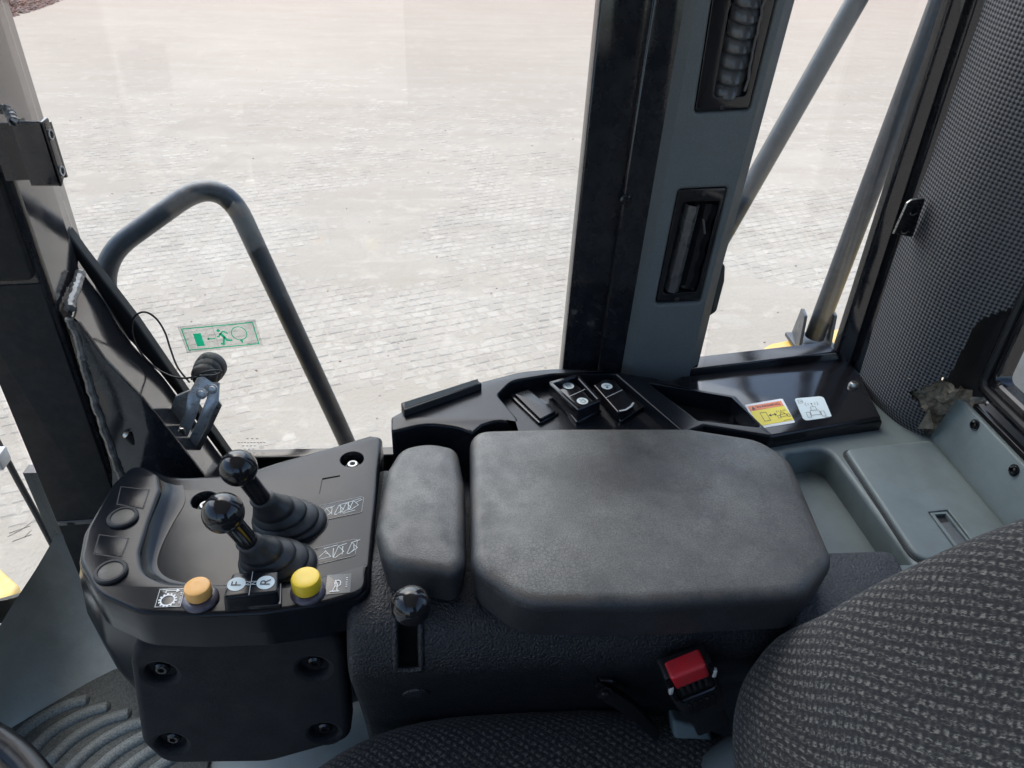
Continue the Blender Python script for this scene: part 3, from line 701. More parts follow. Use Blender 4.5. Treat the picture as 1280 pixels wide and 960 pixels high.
# ---- side window
t = thing('side_window', 'large side window pane with green exit sticker looking over the paved yard', 'window', (-.15, .95, .55))
pg = VY(.964)
part('pane', MB().slab(pg, [(-.49, .53), (.21, .53), (.21, 1.79), (-.49, 1.79)], .005), K['glass'], t)
PG = VY(.944)
gin = [(76, 288), (91, 318), (128, 373), (160, 424), (195, 461), (219, 491), (318, 627)]
gou = [(84, 290), (105, 319), (136, 359), (170, 403), (228, 487), (336, 640)]
part('gasket', MB().slab(PG, ccw([PG.uv(*q) for q in gin] + [PG.uv(*q) for q in gou[::-1]]), .016, r=.003), K['rubber'], t)
zs = at(335, 572, y=.945).z
part('lower_frame', MB().slab(VY(.945), rnd([(-.38, .45), (.22, .45), (.22, zs), (-.38, zs)], .003), .02, r=.003), K['shiny'], t)
PD_ = VY(.9622)
class Decal:
    def __init__(s, pl, tl, tr, bl):
        s.pl = pl; s.o = Vector(pl.uv(*tl)); s.a = Vector(pl.uv(*tr)) - s.o; s.b = Vector(pl.uv(*bl)) - s.o
    def p(s, a, b): q = s.o + s.a * a + s.b * b; return (q.x, q.y)
    def P(s, pts): return [s.p(*q) for q in pts]
    def circ(s, a, b, r_, n=28):
        c = Vector(s.p(a, b)); return circle((c.x, c.y), r_ * s.a.length, n)
    def ang(s): return math.atan2(s.a.y, s.a.x)
D = Decal(PD_, (222, 408), (319, 399), (234, 441))
st = part('exit_sticker', MB().slab(PD_.up(.0004), D.P([(0, 0), (1, 0), (1, 1), (0, 1)]), .0004), K['clear'], t, label='clear sticker with green border, running figure, door and circle')
g = MB(); N1 = .0007
g.stroke(PD_, D.P([(.04, .1), (.955, .1), (.955, .9), (.04, .9)]), .0016, N1, True)
g.poly(PD_, D.P([(.16, .31), (.262, .31), (.262, .79), (.16, .79)]), N1)
g.stroke(PD_, D.P([(.33, .55), (.42, .55)]), .0016, N1); g.poly(PD_, D.P([(.31, .55), (.345, .49), (.345, .61)]), N1)
g.stroke(PD_, D.circ(.745, .45, .098), .0013, N1, True)
g.poly(PD_, D.P([(.735, .69), (.76, .69), (.765, .75), (.748, .83), (.73, .75)]), N1)
g.poly(PD_, D.circ(.49, .28, .022, 14), N1)
for pts, wd in [([(.505, .38), (.545, .55)], .0042), ([(.51, .38), (.475, .5), (.45, .5)], .0022), ([(.515, .36), (.56, .33), (.6, .42)], .0022), ([(.545, .53), (.565, .66), (.63, .68)], .003), ([(.54, .54), (.52, .68), (.505, .8), (.47, .76)], .0028)]:
    g.stroke(PD_, D.P(pts), wd, N1)
part('lettering', g, K['green'], st)
g = MB()
g.stroke(PD_, D.P([(.80, .855), (.94, .855)]), .0009, N1); g.stroke(PD_, D.P([(.435, 0.02), (.435, 1)]), .0004, N1)
part('fine_print', g, K['pale'], st)
g = MB()
for y_, a, b in [(548, 308, 311), (548, 314, 317), (548, 320, 323), (553, 297, 333), (557, 303, 322), (561, 305, 320), (566, 304, 331)]:
    n_ = max(1, int((b - a) / 4))
    for k in range(n_):
        xa = a + (b - a) * k / n_; g.stroke(PD_, [PD_.uv(xa, y_), PD_.uv(xa + 2.8, y_)], .0011, N1)
c_ = PD_.uv(327, 559); g.stroke(PD_, circle(c_, .0028, 16), .0005, N1, True); g.text(PD_, 'E', c_, .0026, 0, N1)
part('glass_print', g, K['pale'], t)

# ---- window latch
t = thing('window_latch', 'worn steel window latch with rubber knob and thin cable against the side window', 'latch', (-.36, .88, .6))
kc = at(257, 468, y=.930)
part('rubber_knob', MB().lathe([(.010, -.016), (.0165, -.010), (.0185, -.005), (.0172, .0), (.0195, .003), (.0205, .008), (.0195, .012), (.0215, .015), (.0215, .028), (.020, .030)], kc, (.05, 1, -.10), 26), K['rubber'], t)
def plate(y, pts, th=.004, r_=.002, e=.0012): p = VY(y); return MB().slab(p, PX(p, pts, r_), th, r=e)
part('mount_plate', plate(.868, [(207, 528), (219, 496), (241, 487), (233, 520), (222, 547), (206, 531)]), K['dsteel'], t)
def bar(pts, wd, th=.006):
    """flat bent bar along 3D points, edge-on thickness th"""
    P = [Vector(p) for p in pts]; rs_ = []
    for i, p in enumerate(P):
        d = (P[min(i + 1, len(P) - 1)] - P[max(i - 1, 0)]).normalized(); s_ = d.cross(Vector((0, 1, .15))).normalized(); n_ = s_.cross(d)
        q = wd[i] / 2
        rs_.append([p + s_ * q * a + n_ * th / 2 * b for a, b in ((-1, -.7), (-.7, -1), (.7, -1), (1, -.7), (1, .7), (.7, 1), (-.7, 1), (-1, .7))])
    return MB().rings(rs_, True, True)
part('handle', bar([at(258, 474, y=.885), at(243, 496, y=.862), at(238, 520, y=.852), at(226, 545, y=.850), at(222, 566, y=.852)], [.022, .017, .014, .016, .019], .006), K['dsteel'], t)
part('handle', bar([at(268, 478, y=.888), at(266, 500, y=.872), at(254, 525, y=.86), at(243, 548, y=.856), at(232, 572, y=.856)], [.014, .016, .012, .012, .014], .005), K['dsteel'], t)
part('link_arm', bar([at(262, 492, y=.879), at(272, 506, y=.876), at(262, 532, y=.868), at(248, 560, y=.862), at(241, 574, y=.862)], [.010, .012, .007, .007, .012], .004), K['steel'], t)
part('link_arm', bar([at(268, 505, y=.883), at(256, 535, y=.873), at(240, 567, y=.866)], [.006, .006, .006], .003), K['steel'], t)
part('spacer', MB().box(at(226, 538, y=.846), (.012, .006, .010), b=.0015), K['steel'], t)
for (q, y_, r_) in [((222, 558), .845, .0085), ((252, 492), .866, .0055), ((266, 486), .872, .005)]:
    part('pivot_bolt', MB().lathe([(r_ * 1.35, 0), (r_ * 1.35, .002), (r_, .0025), (r_ * .9, .006), (r_ * .4, .0068)], at(*q, y=y_), (0, -1, .35), 20), K['dsteel'], t)
part('base_plate', plate(.858, [(186, 578), (196, 571), (232, 558), (243, 566), (243, 573), (208, 581)], .005), K['dsteel'], t)
part('stop_pin', MB().tube([at(158, 543, y=.795), at(192, 576, y=.82)], .0052, 12), K['rubber'], t)
part('pin_tip', MB().lathe([(.0052, 0), (.0045, .002), (.002, .004)], at(158, 543, y=.794), (-.6, -.2, .7), 12), K['steel'], t)
part('tie_bolt', MB().tube([at(229, 578, y=.856), at(240, 574, y=.856)], .004, 10), K['steel'], t)
cp = [(237, 478), (222, 459), (213, 436), (206, 415), (195, 398), (181, 390), (169, 395), (165, 408), (168, 426), (180, 446), (195, 460), (207, 467), (221, 472), (238, 472), (252, 466), (266, 463), (277, 464), (268, 469), (250, 470), (239, 474)]
cy2 = [.872, .885, .90, .91, .91, .905, .905, .91, .915, .915, .915, .90, .885, .868, .86, .862, .872, .866, .86, .862]
part('cable', MB().tube(catm([tuple(at(*q, y=y_)) for q, y_ in zip(cp, cy2)], 8, False), .0013, 8), K['rubber'], t)

# ================================================================== CENTRE PILLAR
t = thing('centre_pillar', 'grey centre pillar with two black air vents between the side windows', 'pillar', (.2, .9, .6))
p1 = VY(.957)
part('outer_frame', MB().slab(p1, PX(p1, [(756, -60), (835, -60), (760, 520), (697, 520)]), .03, r=.003), K['paint'], t)
p2 = VY(.948)
part('inner_frame', MB().slab(p2, PX(p2, [(824, -60), (875, -60), (795, 520), (738, 520)]), .03, r=.004), K['paint'], t)
bc = at(782, 250, y=.948)
part('bolt', MB().lathe([(.008, 0), (.008, .003), (.0055, .005), (.0055, .007), (.002, .007), (.002, .004)], bc, (0, -1, 0), 16), K['shiny'], t)
p3 = VY(.937)
v1o = [(897, -45), (983, -45), (938, 138), (868, 142)]
v2o = [(848, 237), (911, 234), (876, 378), (819, 381)]
vo1, vo2 = PX(p3, v1o, .006), PX(p3, v2o, .006)
tr = [(862, -60), (1018, -60), (985, 60), (926, 275), (906, 345), (868, 500), (767, 500)]
part('trim_cover', MB().slab(p3, PX(p3, tr, .0), (.07), r=.018, rs=1, holes=[(vo1, .022, .004), (vo2, .022, .004)]), K['trim'], t)
def vent(out, inn, scr):
    e = part('air_vent', MB().slab(p3.up(-.003), inset(PX(p3, out, .006), .0012), .018, r=.0015, holes=[(PX(p3, inn, .005), .016, .001)]), K['shiny'], t)
    for q in scr:
        c = at(*q, y=0.9400)
        part('screw', MB().lathe([(.0034, 0), (.0034, .0012), (.002, .0018), (.0012, .0018), (.0012, .0006)], c, (0, -1, 0), 12), K['rubber'], e)
    return e
e = vent(v1o, [(920, -30), (963, -30), (934, 121), (893, 122)], [(903, 134)])
for k in range(8):
    y_ = 118 - k * 19.5; xc = 914 + (118 - y_) * .252
    q = at(xc, y_ - 9, y=0.9400); hw = .0205
    rows = []
    for i in range(7):
        a = -1 + 2 * i / 6
        rows.append([(q.x + a * hw * .92, 0.9525 - .013 * (1 - a * a), q.z - .0125 - .004 * (1 - a * a)), (q.x + a * hw * .92, 0.9510 - .014 * (1 - a * a), q.z - .0095 - .004 * (1 - a * a)), (q.x + a * hw * .92 + .001, 0.9550 - .008 * (1 - a * a), q.z + .004), (q.x + a * hw * .92 + .002, 0.9590, q.z + .012)])
    part('louvre', MB().grid(rows), K['vane'], e, smooth=60)
pth = [at(961 - (y_ + 30) * .205, y_, y=0.9370) for y_ in range(-30, 122, 8)]
part('rim', MB().tube([p + Vector((random.uniform(-.0012, .0012), 0, 0)) for p in pth], .0018, 8), K['vane'], e)
e = vent(v2o, [(855, 254), (901, 252), (872, 366), (829, 369)], [(880, 242), (846, 374)])
q0, q1 = at(858, 256, y=0.9390), at(832, 364, y=0.9390)
rows = []
for k in range(15):
    c = q0.lerp(q1, k / 14); wv = .0012 * math.sin(k * 2.1)
    rows.append([(c.x + .000 , 0.9510, c.z), (c.x + .003 + wv * .3, 0.9370, c.z), (c.x + .0115 + wv, 0.9320, c.z), (c.x + .017, 0.9370, c.z), (c.x + .019, 0.9520, c.z)])
part('louvre', MB().grid(rows), K['vane'], e, smooth=20)
q0, q1 = at(896, 256, y=0.9430), at(868, 362, y=0.9430)
rows = []
for k in range(15):
    c = q0.lerp(q1, k / 14); wv = .0016 * math.sin(k * 1.7)
    rows.append([(c.x - .020, 0.9540, c.z), (c.x - .013, 0.9470, c.z), (c.x - .006 + wv, 0.9460, c.z), (c.x - .001 + wv, 0.9390, c.z), (c.x + .001, 0.9530, c.z)])
part('louvre', MB().grid(rows), K['shiny'], e, smooth=20)
part('fin', MB().tube([at(879, 274, y=0.9370), at(881, 292, y=0.9370)], .0013, 8), K['vane'], e)
part('rear_moulding', MB().slab(VY(.96), PX(VY(.96), [(885, 300), (907, 334), (906, 352), (896, 390), (880, 400)], .01), .02, r=.003), K['rubber'], t)

# ================================================================== REAR SIDE WINDOW
W2 = Plane((.358, .955, .73), (.988, .155, 0), (0, 0, 1))
t = thing('rear_side_window', 'narrow rear side window between centre pillar and woven pillar', 'window', (.5, .97, .73))
part('pane', MB().slab(W2, PX(W2, [(880, 462), (1050, 445), (1200, -60), (960, -60)]), .005), K['glass'], t)
W3 = W2.up(.014)
fr_o = [(855, 482), (1090, 450), (1090, 500), (855, 520)]
part('lower_frame', MB().slab(W3, PX(W3, [(850, 463), (1046, 440), (1078, 474), (850, 500)]), .03, r=.003), K['shiny'], t)
part('upright_frame', MB().slab(W3.up(.004), PX(W3, [(1205, -62), (1185, 0), (1046, 437), (1050, 458), (1090, 500), (1170, 250), (1262, -62)]), .014, r=.004), K['paint'], t)
part('inner_lip', MB().slab(W3.up(.014), PX(W3, [(1228, -62), (1205, 10), (1062, 455), (1086, 480), (1180, 220), (1262, -62)]), .01, r=.004), K['paint'], t)
W4 = W3.up(.062)
cpx = [(1117, 292), (1134, 254), (1140, 250), (1157, 248), (1141, 297)]
cp_ = part('catch_plate', MB().slab(W4, PX(W4, cpx, .003), .003, r=.001, holes=[(circle(W4.uv(1142, 264), .0052, 16, .004), .0028, 0), (circle(W4.uv(1131, 287), .0052, 16, .004), .0028, 0)]), K['shiny'], t, label='small black catch plate with two holes')
part('worn_edge', MB().tube([W4.w(*W4.uv(*q), -.0008) for q in ((1117, 292), (1134, 254), (1140, 250), (1156, 248))], .0012, 6), K['steel'], cp_)
for q in ((1142, 265), (1131, 288)):
    part('hole_edge', MB().stroke(W4, circle(W4.uv(*q), .0052, 18, .004)[9:18], .0016, .0004), K['steel'], cp_)

# ---- woven rear pillar
t = thing('rear_pillar', 'rear pillar wrapped in black woven cloth torn open at its foot', 'pillar', (.64, .83, .69))
rows = []; uvs = []
nU, nV = 90, 150
lx = [at(1232, 0, y=.945), at(1184, 140, y=.945), at(1152, 230, y=.945), at(1120, 314, y=.945), at(1074, 470, y=.935), at(1078, 492, y=.925)]
for k in range(nV + 1):
    z = .690 + (1.75 - .690) * (k / nV) ** 1.6
    # left edge from the photo's line, right edge meets the rear window frame
    xs = np.interp(z, [p.z for p in lx[::-1]], [p.x for p in lx[::-1]]); ys = np.interp(z, [p.z for p in lx[::-1]], [p.y for p in lx[::-1]])
    zb = max(0, 1 - (z - .690) / .05)
    P0 = Vector((xs, ys)); P2 = Vector((.700, .782)); P1 = Vector((xs - .006, .862 + .01 * zb)); PM = Vector((.650, .772 + .012 * zb))
    row = []; ur = []; L_ = 0; last = None
    for i in range(nU + 1):
        s_ = i / nU
        b = P0 * (1 - s_) ** 3 + P1 * 3 * s_ * (1 - s_) ** 2 + PM * 3 * s_ * s_ * (1 - s_) + P2 * s_ ** 3
        fold = .006 * math.sin(6 * s_ + 5 * z + 1.5) * math.sin(math.pi * s_)
        b = b + Vector((-.7, -.7)) * fold
        if last is not None: L_ += (b - last).length
        last = b; row.append((b.x, b.y, z)); ur.append((L_ * .77 + z * .64, z * .77 - L_ * .64))
    rows.append(row); uvs.append(ur)
# cut the tear: jagged lower right corner
CUT = [(1152, 556), (1158, 522), (1148, 506), (1133, 491), (1150, 487), (1168, 477), (1184, 474), (1198, 446), (1213, 414), (1222, 403), (1234, 397), (1252, 391), (1300, 380), (1290, 565)]
def torn(i, k):
    p = proj(Vector(rows[k][i])); w_ = (5 if p[0] < 1188 else .8) * noise.noise(Vector((i * .35, k * .35, 1)))
    return inpoly(p[0] + w_, p[1] + w_ * .6, CUT)
mbx = MB(); vid = {}
for k in range(nV + 1):
    for i in range(nU + 1):
        vid[(i, k)] = len(mbx.v); mbx.v.append(rows[k][i]); mbx.uv[vid[(i, k)]] = uvs[k][i]
for k in range(nV):
    for i in range(nU):
        if torn(i, k): continue
        mbx.f.append((vid[(i, k)], vid[(i + 1, k)], vid[(i + 1, k + 1)], vid[(i, k + 1)]))
part('woven_cover', mbx, K['weave'], t, smooth=60)
fm = MB(); fr_ = []
for k in range(25):
    z = .690 + .088 * k / 24; rr_ = []
    for i in range(31):
        s_ = .35 + .65 * i / 30; kk = min(nV, max(0, int((max(0, z - .690) / (1.75 - .690)) ** .625 * nV))); b = Vector(rows[kk][min(nU, int(s_ * nU))])
        nn = noise.noise(Vector((b.x * 60, b.y * 60, z * 60))) * .012 + noise.noise(Vector((b.x * 160, b.y * 160, z * 160))) * .005
        rr_.append(Vector((b.x + .008 + nn, b.y + .012 + nn, z)))
    fr_.append(rr_)
part('foam_padding', fm.grid(fr_), K['foam'], t, label='crumbling beige foam showing in the tear', smooth=0)
fl = MB()
for (a, b, c) in [((1146, 536), (1160, 514), (1166, 536))]:
    pts = [at(*q, x=.622 + .010 * i) for i, q in enumerate((a, b, c))]
    fl.add(pts + [p + Vector((.004, .004, 0)) for p in pts], [(0, 1, 2), (5, 4, 3), (0, 3, 4, 1), (1, 4, 5, 2), (2, 5, 3, 0)])
part('foam_flap', fl, K['foam'], t, smooth=0)

# ================================================================== REAR WINDOW
XR = .685
t = thing('rear_window', 'black framed rear window corner with a silver canister behind it', 'window', (XR, .4, .75))
pr = VX(XR)
rw_o = [(1214, 484), (1252, 402), (1330, 230), (1420, 60), (1700, 700), (1400, 690), (1285, 560)]
rw_i = [(1243, 474), (1276, 412), (1345, 260), (1430, 100), (1650, 640), (1400, 620), (1282, 524)]
part('frame', MB().slab(pr, PX(pr, rw_o, .012), .02, r=.005, holes=[(PX(pr, rw_i, .01), .019, .003)], bottom=True) if False else MB().slab(pr, ccw([(-.78, .0 + pr.uv(1216, 484)[1]), (.6, pr.uv(1216, 484)[1]), (.6, 1.78), (-.78, 1.78)]), .004), K['glass'], t) if False else None
cu_, cv_ = pr.uv(1216, 486)
iu, iv = pr.uv(1244, 476)
u2, v2_ = .62, 1.72
fr = MB()
o_ = rnd([(cu_, cv_, .02), (u2, cv_, .02), (u2, v2_, .02), (cu_, v2_, .02)])
def ring_slab(mb, pl, oo, ii, th, r_):
    a = rnd(ccw(oo), r_, 5); b = rnd(ccw(ii), r_ * .6, 5)
    n = len(a)
    mb.rings([[pl.w(*p, -th) for p in a], [pl.w(*p, -.003) for p in a], [pl.w(*p, 0) for p in inset(ccw(a), .003)], [pl.w(*p, 0) for p in inset(ccw(b), -.003)], [pl.w(*p, -.003) for p in b], [pl.w(*p, -th) for p in b]])
ring_slab(fr, pr, [(cu_, cv_), (u2, cv_), (u2, v2_), (cu_, v2_)], [(iu, iv), (u2 - .05, iv), (u2 - .05, v2_ - .05), (iu, v2_ - .05)], .02, .02)
part('frame', fr, K['shiny'], t)
g_ = MB(); m_ = .016
ring_slab(g_, pr.up(.006), [(cu_ + .010, cv_ + .010), (u2 - .01, cv_ + .010), (u2 - .01, v2_ - .01), (cu_ + .010, v2_ - .01)], [(cu_ + .02, cv_ + .02), (u2 - .02, cv_ + .02), (u2 - .02, v2_ - .02), (cu_ + .02, v2_ - .02)], .008, .016)
part('gasket', g_, K['rubber'], t)
part('pane', MB().slab(pr.up(-.012), [(iu - .01, iv - .01), (u2 - .04, iv - .01), (u2 - .04, v2_ - .04), (iu - .01, v2_ - .04)], .004), K['glass'], t)
part('corner_plate', MB().slab(pr.up(-.001), PX(pr.up(-.001), [(1176, 478), (1192, 448), (1206, 408, .03), (1228, 386, .02), (1270, 366), (1270, 420), (1236, 497), (1172, 494)], .002), .004, r=.0015), K['rubber'], t, label='smooth black plate filling the frame corner')
t = thing('canister', 'dusty silver canister with black lettering outside the rear window', 'canister', (1.0, 1.02, .3))
cc = Vector((1.0, 1.02, 0))
part('shell', MB().lathe([(.15, .2), (.15, .62), (.158, .625), (.158, .645), (.15, .65), (.15, 1.0), (.12, 1.02)], cc, n=48), K['alu'], t)
lt = MB()
for a, z, sx in [(222, .60, .04), (221, .58, .05), (220, .56, .045), (219, .54, .03)]:
    for k in range(6):
        a0 = R(a + k * 3.2); a1 = R(a + k * 3.2 + 1.8)
        lt.add([cc + Vector((.1506 * math.cos(q), .1506 * math.sin(q), zz)) for q, zz in ((a0, z), (a1, z), (a1, z + .006), (a0, z + .006))], [(0, 1, 2, 3)])
part('lettering', lt, K['ink'], t)
t = thing('rear_hood', 'sloped yellow dusty engine hood edge outside the rear window', 'hood', (.83, .9, .2))
part('panel', MB().slab(HZ(.30), rnd([(.73, .72), (.93, .72), (.93, 1.1), (.73, 1.1)], .03), .3, r=.02), K['yellow'], t)

# ================================================================== SHELF, LEDGE, TRIM
SZ = .695
ps = HZ(SZ)
t = thing('storage_shelf', 'grey green moulded shelf with recessed tray and latched lid behind the armrest', 'shelf', (.55, .75, SZ))
tray = PX(ps, [(982, 566, .012), (1034, 558, .022), (1142, 706, .01), (1080, 745, .01), (1005, 720, .01)])
part('body', MB().slab(ps, [(.40, .575), (.685, .575), (.685, 1.0), (.40, 1.0)], .12, holes=[(tray, .042, .006)]), K['grey'], t)
tl = [Vector(p) for p in [ps.uv(1012, 580), ps.uv(1045, 620), ps.uv(1105, 715)]]
pl2 = HZ(SZ + .007)
lid = PX(pl2, [(1056, 561, .012), (1164, 549, .008), (1264, 668, .012), (1230, 694, .01), (1150, 702, .022)])
latch_h = PX(pl2, [(1160, 640), (1185, 637), (1222, 684), (1198, 692)], .002)
ld = part('lid', MB().slab(pl2, lid, .006, r=.004, holes=[(latch_h, .005, .001)]), K['grey'], t)
part('lid_gap', MB().slab(HZ(SZ + .001), inset(lid, -.0035), .001), K['ink'], t)
lp = HZ(SZ + .0085)
la = part('latch', MB().slab(lp, inset(PX(lp, [(1161, 640), (1184, 638), (1220, 683), (1198, 690)], .002), .0012), .008, r=.001, holes=[(PX(lp, [(1168, 643), (1182, 642), (1214, 682), (1201, 687)], .001), .006, 0)]), K['grey'], ld)
part('paddle', MB().slab(lp.up(-.001), PX(lp, [(1176, 653), (1187, 651), (1213, 682), (1202, 686)], .001), .006, r=.0008), K['trim'], la)
part('slot', MB().slab(lp.up(-.0045), PX(lp, [(1168, 643), (1182, 642), (1189, 650), (1175, 652)], .0005), .001), K['ink'], la)
# upright grey trim below the rear window
b0, b1 = at(1160, 548, z=SZ), at(1262, 670, z=SZ)
pt = Plane((.656, .9, SZ - .01), (0, -1, 0), (.22, 0, 1))
t = thing('rear_trim_panel', 'upright grey plastic trim with two dark screws under the rear window', 'trim panel', (.665, .7, SZ))
hz = pt.uv(1197, 494)[1]
part('panel', MB().slab(pt, rnd([(pt.uv(1163, 545)[0] - .002, .0), (.5, .0), (.5, hz), (pt.uv(1197, 494)[0], hz, .006)]), .006, r=.004), K['grey'], t)
for q in ((1219, 531), (1268, 588)):
    c = pt.w(*pt.uv(*q)); sc_ = part('screw', MB().lathe([(.0075, 0), (.0075, .0014), (.006, .0014), (.0052, .004), (.003, .0045), (.003, .002)], c, pt.N, 18), K['shiny'], t)
part('top_rail', MB().slab(HZ(pt.w(0, hz).z + .003), [(.684, .785), (.684, .3), (.72, .3), (.72, .785)], .008, r=.003), K['shiny'], t)
part('dirt_patch', MB().slab(HZ(pt.w(0, hz).z + .0045), PX(HZ(pt.w(0, hz).z), [(1197, 488), (1212, 470), (1222, 486), (1226, 496), (1210, 500)], .004), .002), K['foam'], t)

LZ = .716
plg = HZ(LZ)
t = thing('window_ledge', 'glossy black ledge with two safety stickers under the rear side window', 'ledge', (.5, .92, LZ))
lo = [(840, 500), (852, 470), (1052, 444, .004), (1072, 462, .01), (1102, 521, .004), (960, 546, .004), (900, 560)]
part('panel', MB().slab(plg, PX(plg, lo), .03, r=.004), K['shiny'], t)
part('front_lip', MB().slab(HZ(LZ - .006), PX(HZ(LZ - .006), [(930, 547), (1101, 523), (1103, 527), (935, 551)], .001), .016, r=.002), K['shiny'], t)
c = at(1067, 482, z=LZ)
part('screw', MB().lathe([(.0075, 0), (.0075, .002), (.006, .005), (.004, .0058), (.0025, .0058), (.0025, .003)], c, n=20), K['steel'], t)
plk = HZ(LZ + .0006)
D = Decal(plk, (930, 506), (978, 498), (945, 535))
ws = part('warning_sticker', MB().slab(plk, PX(plk, [(931, 506), (978, 498), (994, 528), (948, 536)], .003), .0005), K['white'], t, label='yellow and orange WARNING sticker')
D = Decal(plk, (932.5, 508), (976.5, 500.5), (948, 533.5))
g = MB(); g.poly(plk, D.P([(.03, .27), (.98, .27), (.99, .98), (.03, .98)]), .0003); part('yellow_field', g, K['wyel'], ws)
g = MB(); g.poly(plk, D.P([(.03, .02), (.98, .02), (.98, .26), (.03, .26)]), .0003); part('orange_field', g, K['wora'], ws)
g = MB(); g.text(plk, 'WARNING', D.p(.57, .14), .0048, D.ang(), .0006, 1.15)
g.poly(plk, D.P([(.10, .22), (.15, .06), (.20, .22)]), .0006)
g.stroke(plk, D.P([(.24, .42), (.40, .42), (.40, .82), (.24, .82)]), .0007, .0006, True)
g.stroke(plk, D.P([(.46, .60), (.62, .60)]), .0010, .0006); g.poly(plk, D.P([(.43, .60), (.49, .53), (.49, .67)]), .0006); g.poly(plk, D.P([(.65, .60), (.59, .53), (.59, .67)]), .0006)
def tractor(g, pl, D, cx, cy_, s_, wd, n):
    P = lambda pts: D.P([(cx + a * s_, cy_ + b * s_) for a, b in pts])
    g.stroke(pl, P([(-.35, .1), (.35, .1), (.42, .6), (-.42, .6)]), wd, n, True); g.stroke(pl, P([(-.2, -.3), (.2, -.3), (.25, .1), (-.25, .1)]), wd, n, True)
    g.stroke(pl, P([(-.75, .25), (-.45, .25), (-.45, .8), (-.75, .8)]), wd, n, True); g.stroke(pl, P([(.75, .25), (.45, .25), (.45, .8), (.75, .8)]), wd, n, True)
    g.stroke(pl, P([(0, -.3), (0, -.65)]), wd, n); g.poly(pl, D.circ(cx, cy_ - .65 * s_, .07 * s_, 10), n)
    for q in (.25, .45):
        for sg in (-1, 1): g.stroke(pl, P([(sg * q, -.65 - .35 * q), (sg * q * 1.25, -.62), (sg * q, -.62 + .45 * q)]), wd, n)
tractor(g, plk, D, .80, .62, .22, .0006, .0006)
g.stroke(plk, D.P([(.72, .93), (.95, .93)]), .0006, .0006)
part('lettering', g, K['ink'], ws)
si = part('info_sticker', MB().slab(plk, PX(plk, [(993, 498), (1029, 495), (1040, 521), (1005, 526)], .006), .0005), K['info'], t, label='pale grey sticker with a tractor and radio waves')
D = Decal(plk, (993, 498), (1029, 495), (1005, 526)); g = MB()
tractor(g, plk, D, .48, .56, .40, .0006, .0003)
g.stroke(plk, D.P([(.08, .10), (.22, .10), (.22, .24), (.08, .24)]), .0006, .0003, True); g.stroke(plk, D.P([(.13, .17), (.2, .17)]), .001, .0003)
g.stroke(plk, D.P([(.72, .93), (.95, .93)]), .0007, .0003)
part('lettering', g, K['ink'], si)

# ================================================================== ARMREST AND HOUSING
t = thing('armrest', 'wide worn black vinyl armrest on a grained housing beside the seat', 'armrest', (.2, .62, .45))
pa = HZ(.757)
big = PX(pa, [(587, 534, .028), (700, 531), (860, 531), (950, 545, .05), (990, 570, .05), (1045, 697, .036), (1004, 744, .04), (800, 754), (650, 752, .06), (588, 706, .045)], 0, 8)
part('pad', MB().pad(pa, big, .058, .015, crown=.004, taper=.004), K['padv'], t, label='large worn armrest pad')
sm = PX(pa.up(-.004), [(482, 585, .04), (500, 556, .03), (536, 549, .05), (572, 556, .022), (581, 600), (583, 700, .026), (568, 716, .03), (480, 702, .03), (468, 660)], 0, 8)
part('pad', MB().pad(pa.up(-.004), sm, .050, .014, crown=.003, taper=.003), K['padv'], t, label='small worn palm pad in front of the large one')
# housing: profile swept along x
prof = [(.80, .66), (.62, .70), (.56, .700), (.525, .688), (.508, .665), (.502, .635), (.512, .60), (.535, .53), (.555, .45), (.565, .38), (.80, .38)]
pp = catm(prof[:-1], 4, False) + [prof[-1]]
rows = []
xs = [-.118, -.116, -.110, -.10, -.09, -.08, -.072, -.066, -.060, -.054, -.048, -.0405, -.034, -.025] + [(-.02 + .45 * k / 34) for k in range(35)]
for x in xs:
    e = .012 if x == xs[0] else (.004 if x == xs[1] else 0)
    sag = .02 * max(0, (x - .30) / .13) ** 2
    rows.append([(x, y + e + sag * .6, z - e - sag) for y, z in pp])
hm = MB().grid(rows); hm.f = [f[::-1] for f in hm.f]
def _in(f):
    c = sum((Vector(hm.v[i]) for i in f), Vector()) / 4
    return -.066 < c.x < -.0405 and .645 < c.z < .699 and c.y < .557
hm.f = [f for f in hm.f if not _in(f)]
hm.add(rows[0], [tuple(range(len(rows[0])))]); hm.add(rows[-1], [tuple(range(len(rows[0])))[::-1]])
part('housing', hm, K['leather'], t, smooth=50)
pe = HZ(.703)
part('rear_block', MB().slab(pe, PX(pe, [(1000, 690), (1118, 686, .014), (1160, 775), (1180, 830), (990, 830)], 0), .16, r=.006), K['vinyl'], t)
# tilt lever in its slot
sl_ = MB(); sl_.grid([[(x, y, z) for y, z in ((.498, .640), (.535, .638), (.565, .655), (.575, .705))] for x in (-.0665, -.0400)])
for x in (-.0665, -.0400): sl_.add([(x, .49, .600), (x, .59, .600), (x, .59, .705), (x, .49, .705)], [(0, 1, 2, 3)])
sl_.v = [(x, max(y, .500 + max(0, z - .67) * .9 + max(0, .640 - z) * .25), z) for x, y, z in sl_.v]
part('lever_slot', sl_, K['rubber'], t)
lip = [(y, z) for y, z in pp if .643 < z < .700 and y < .56]
lip = sorted(lip, key=lambda q: -q[1] + q[0] * 3 if False else -q[1])
lp_ = MB().tube([(-.0665, y + .001, z) for y, z in lip] + [(-.053, lip[-1][0] + .001, lip[-1][1] - .003)] + [(-.0400, y + .001, z) for y, z in lip[::-1]], .0036, 10)
part('slot_lip', lp_, K['leather'], t)
kb = at(514, 757, y=.49)
tl_ = part('tilt_lever', MB().tube([kb + Vector((.003, .045, -.065)), kb + Vector((.001, .004, -.01))], .0105, 14), K['rubber'], t)
part('knob', MB().ball(kb, .0192), K['shiny'], tl_)
